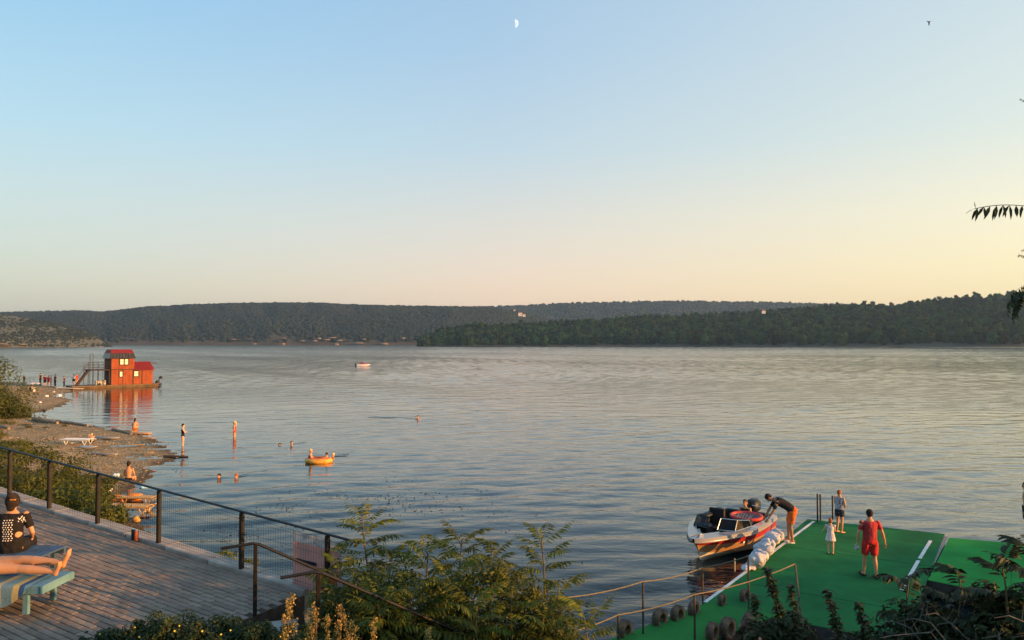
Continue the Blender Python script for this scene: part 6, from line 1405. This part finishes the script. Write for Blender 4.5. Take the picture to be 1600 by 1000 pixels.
board_(beach_p(138, 700), 1.2, .7, R(-25), mat('pale_board', (.50,.48,.46), .6, col2=(.35,.34,.33), scale=3), 'pale oval board on the sand in front of the crouching child', up_=.08)
board_(beach_p(163, 711), 1.6, .22, R(-12), M_greyp, 'narrow grey board lying nearest the grass', up_=.07, tip=False)
board_(beach_p(208, 697), 1.55, .40, R(-10), M_woodl, 'orange wooden board lying in the middle of the beach', up_=.10)
board_(beach_p(231, 710), .7, .28, R(-6), M_woodl, 'small orange piece of wood right of the orange board', up_=.09)
board_(beach_p(218, 678), 1.6, .38, R(-8), mat('orange_mat', (.60,.30,.12), .9), 'orange mat under the woman at the beach tip', 'beach_mat', 'mat', up_=.05, tip=False)
board_(beach_p(233, 686), .9, .25, R(10), M_woodl, 'light wooden piece near the beach tip', up_=.06)
def log(pts, r, lab, m=M_wood): 
    bm = bmesh.new(); b = pts[0].copy(); n = len(pts); loft(bm, [p-b for p in pts], [r*(1-.35*k/(n-1)) for k in range(n)], 7); o = ob('driftwood_log', mesh_bm('driftwood_log', bm, m, 60), loc=b); tag(o, lab, 'log', 'driftwood on the beach')
log([beach_p(52, 657, .15), beach_p(70, 660, .12), beach_p(90, 663, .12)], .16, 'long sunlit driftwood log at the left of the waterline')
log([beach_p(88, 661, .12), beach_p(112, 663, .12), beach_p(137, 666, .06)], .13, 'driftwood log continuing right along the waterline')
log([beach_p(-5, 668, .15), beach_p(14, 672, .12)], .16, 'dark short log at the left edge of the beach')
log([beach_p(-5, 650, .15), beach_p(17, 652, .12)], .12, 'pale log at the left edge below the willow bush', M_plast)
log([P(256, 713, .06), P(272, 713, .08), P(294, 713.5, .05)], .07, 'half sunk branch with a pale end reaching into the water', mat('dark_branch', (.06,.05,.045), .7))
log([beach_p(176, 673, .1), beach_p(196, 677, .08), beach_p(205, 679, .05)], .10, 'branch lying left of the woman at the beach tip')
log([beach_p(241, 697, .1), beach_p(246, 690, .25)], .035, 'thin stick standing slanted near the beach tip')
def bag(p, s, m, lab, name='beach_bag', cat='bag'):
    bm = bmesh.new(); 
    for k in range(5): ell(bm, (random.uniform(-.4,.4)*s, random.uniform(-.3,.3)*s, s*.35*random.uniform(.6,1.3)), (s*.45, s*.4, s*.42))
    for v in bm.verts: v.co += v.normal*.08*s*noise.noise(v.co*6/s)
    o = ob(name, mesh_bm(name, bm, m, 180), loc=p); tag(o, lab, cat)
lb = mat('light_blue_cloth', (.35,.62,.75), .8); wb = mat('white_bag', (.8,.78,.75), .8)
bag(beach_p(224, 765), .22, lb, 'light blue bag right of the woman sitting on the bank'); bag(beach_p(181, 745), .20, mat('pale_blue_cloth', (.55,.70,.80), .8), 'pale blue bag left of the woman sitting on the bank')
bag(beach_p(171, 768), .20, wb, 'white cloth lying in the grass left of the orange blanket', 'white_cloth', 'cloth'); bag(beach_p(93, 619), .28, wb, 'white bag lying on the middle of the spit'); bag(beach_p(73, 620), .26, wb, 'white bag on the spit left of its middle', ); bag(beach_p(64, 630), .22, wb, 'small white bag nearest the water bay on the spit'); bag(beach_p(203, 671), .16, wb, 'white bag beside the woman at the beach tip')
bag(beach_p(84, 613), .18, mat('cream_bag', (.7,.62,.5), .8), 'cream bag behind the white ones on the spit'); bag(beach_p(69, 643), .15, blk, 'dark ball like object floating at the bay', 'dark_buoy', 'buoy')
bm = bmesh.new(); ell(bm, (0,0,.08), (.7,.3,.13)); ell(bm, (.35,0,.16), (.35,.25,.14)); ell(bm, (-.3,.05,.12), (.3,.2,.12))
for v in bm.verts: v.co += v.normal*.03*noise.noise(v.co*5)
o = ob('orange_blanket', mesh_bm('orange_blanket', bm, mat('orange_cloth', (.80,.28,.06), .9, col2=(.6,.2,.05), scale=6), 60), loc=beach_p(196, 782), rot=(0,0,R(10))); tag(o, 'crumpled orange blanket below the woman sitting on the bank', 'blanket')
M_tanw = mat('tan_lounger', (.66,.40,.15), .7, col2=(.52,.30,.11), scale=4)
beach_lounger(beach_p(205, 803), R(-4), 'tan wooden lounger on the bank, the nearer of two', M_tanw, back=.0, s=.9); beach_lounger(beach_p(217, 787), R(-6), 'tan wooden lounger on the bank, behind the nearer one', M_tanw, s=.8)
bag(beach_p(213, 816), .26, mat('ochre_cloth', (.62,.36,.10), .9, col2=(.45,.25,.07), scale=8), 'ochre towel heaped under the tan loungers', 'ochre_towel', 'towel')
t = empty('folding_chair', beach_p(233, 806), 'white folding chair lying on its side at the water by the tan loungers', 'chair', None, R(20))
for a, b in (((-.35,0,.02),(.25,0,.45)),((-.3,.3,.02),(.3,.3,.45)),((-.3,0,.4),(.1,0,.05)),((-.3,.3,.4),(.1,.3,.05)),((.25,0,.45),(.3,.3,.45)),((-.35,0,.02),(-.3,.3,.02))): bm = bmesh.new(); loft(bm, [a, b], [.03]*2, 6); part('tube', bm, M_plast, t)
bm = bmesh.new(); box(bm, (.02,.15,.30), (.45,.32,.03), M=Matrix.Rotation(-.6, 4, 'Y'), bev=.01); part('seat', bm, M_plast, t)
bag(beach_p(246, 796), .20, wb, 'white crumpled bag right of the folding chair'); bag(beach_p(187, 806), .18, mat('tan_bag', (.55,.33,.15), .8), 'tan bag at the left end of the nearer tan lounger')
# moon: sunlit half of a far sphere, outside the haze
mp_ = Q(803.8, 36.8, 20000); mr_ = 6.6/F*20000; bm = bmesh.new(); bmesh.ops.create_uvsphere(bm, u_segments=48, v_segments=24, radius=mr_)
bmesh.ops.bisect_plane(bm, geom=bm.verts[:]+bm.edges[:]+bm.faces[:], plane_co=(mr_*.18,0,0), plane_no=(1,0,.05), clear_inner=True); bmesh.ops.holes_fill(bm, edges=[e for e in bm.edges if e.is_boundary])
mm = bpy.data.materials.new('moonlight'); mm.use_nodes = True; N = mm.node_tree.nodes; L = mm.node_tree.links; N.remove(N['Principled BSDF']); em = N.new('ShaderNodeEmission'); tc = N.new('ShaderNodeTexCoord'); nn_ = N.new('ShaderNodeTexNoise'); nn_.inputs['Scale'].default_value = 2.2/mr_; L.new(tc.outputs['Object'], nn_.inputs['Vector'])
rr = N.new('ShaderNodeValToRGB'); rr.color_ramp.elements[0].position = .4; rr.color_ramp.elements[0].color = (.42,.50,.60,1); rr.color_ramp.elements[1].position = .6; rr.color_ramp.elements[1].color = (.62,.66,.70,1); L.new(nn_.outputs['Fac'], rr.inputs[0]); L.new(rr.outputs[0], em.inputs[0]); em.inputs[1].default_value = 1.; L.new(em.outputs[0], N['Material Output'].inputs[0])
me = mesh_bm('moon', bm, mm, 60); o = ob('moon', me, loc=mp_); tag(o, 'small pale half moon high in the middle of the sky', 'moon')
# bird
bp2 = Q(1451.5, 36, 60); bm = bmesh.new(); loft(bm, [(0,0,-.22),(0,0,-.1),(.01,0,.05),(.01,0,.12)], [.01,.045,.05,.02], 8); 
t = empty('bird', bp2, 'tiny dark bird flying in the upper right sky', 'bird'); part('body', bm, blk, t)
for s in (-1, 1): bm = bmesh.new(); loft(bm, [(0,0,.05),(.07*s,.02,.13),(.17*s if s > 0 else -.16,.06,.19)], [(.05,.012),(.04,.01),(.01,.004)], 6, (0,1,0)); part('wing', bm, blk, t)
for c in list(bpy.data.collections):
    if c.name == 'tmp': bpy.data.collections.remove(c)
bpy.context.view_layer.update()
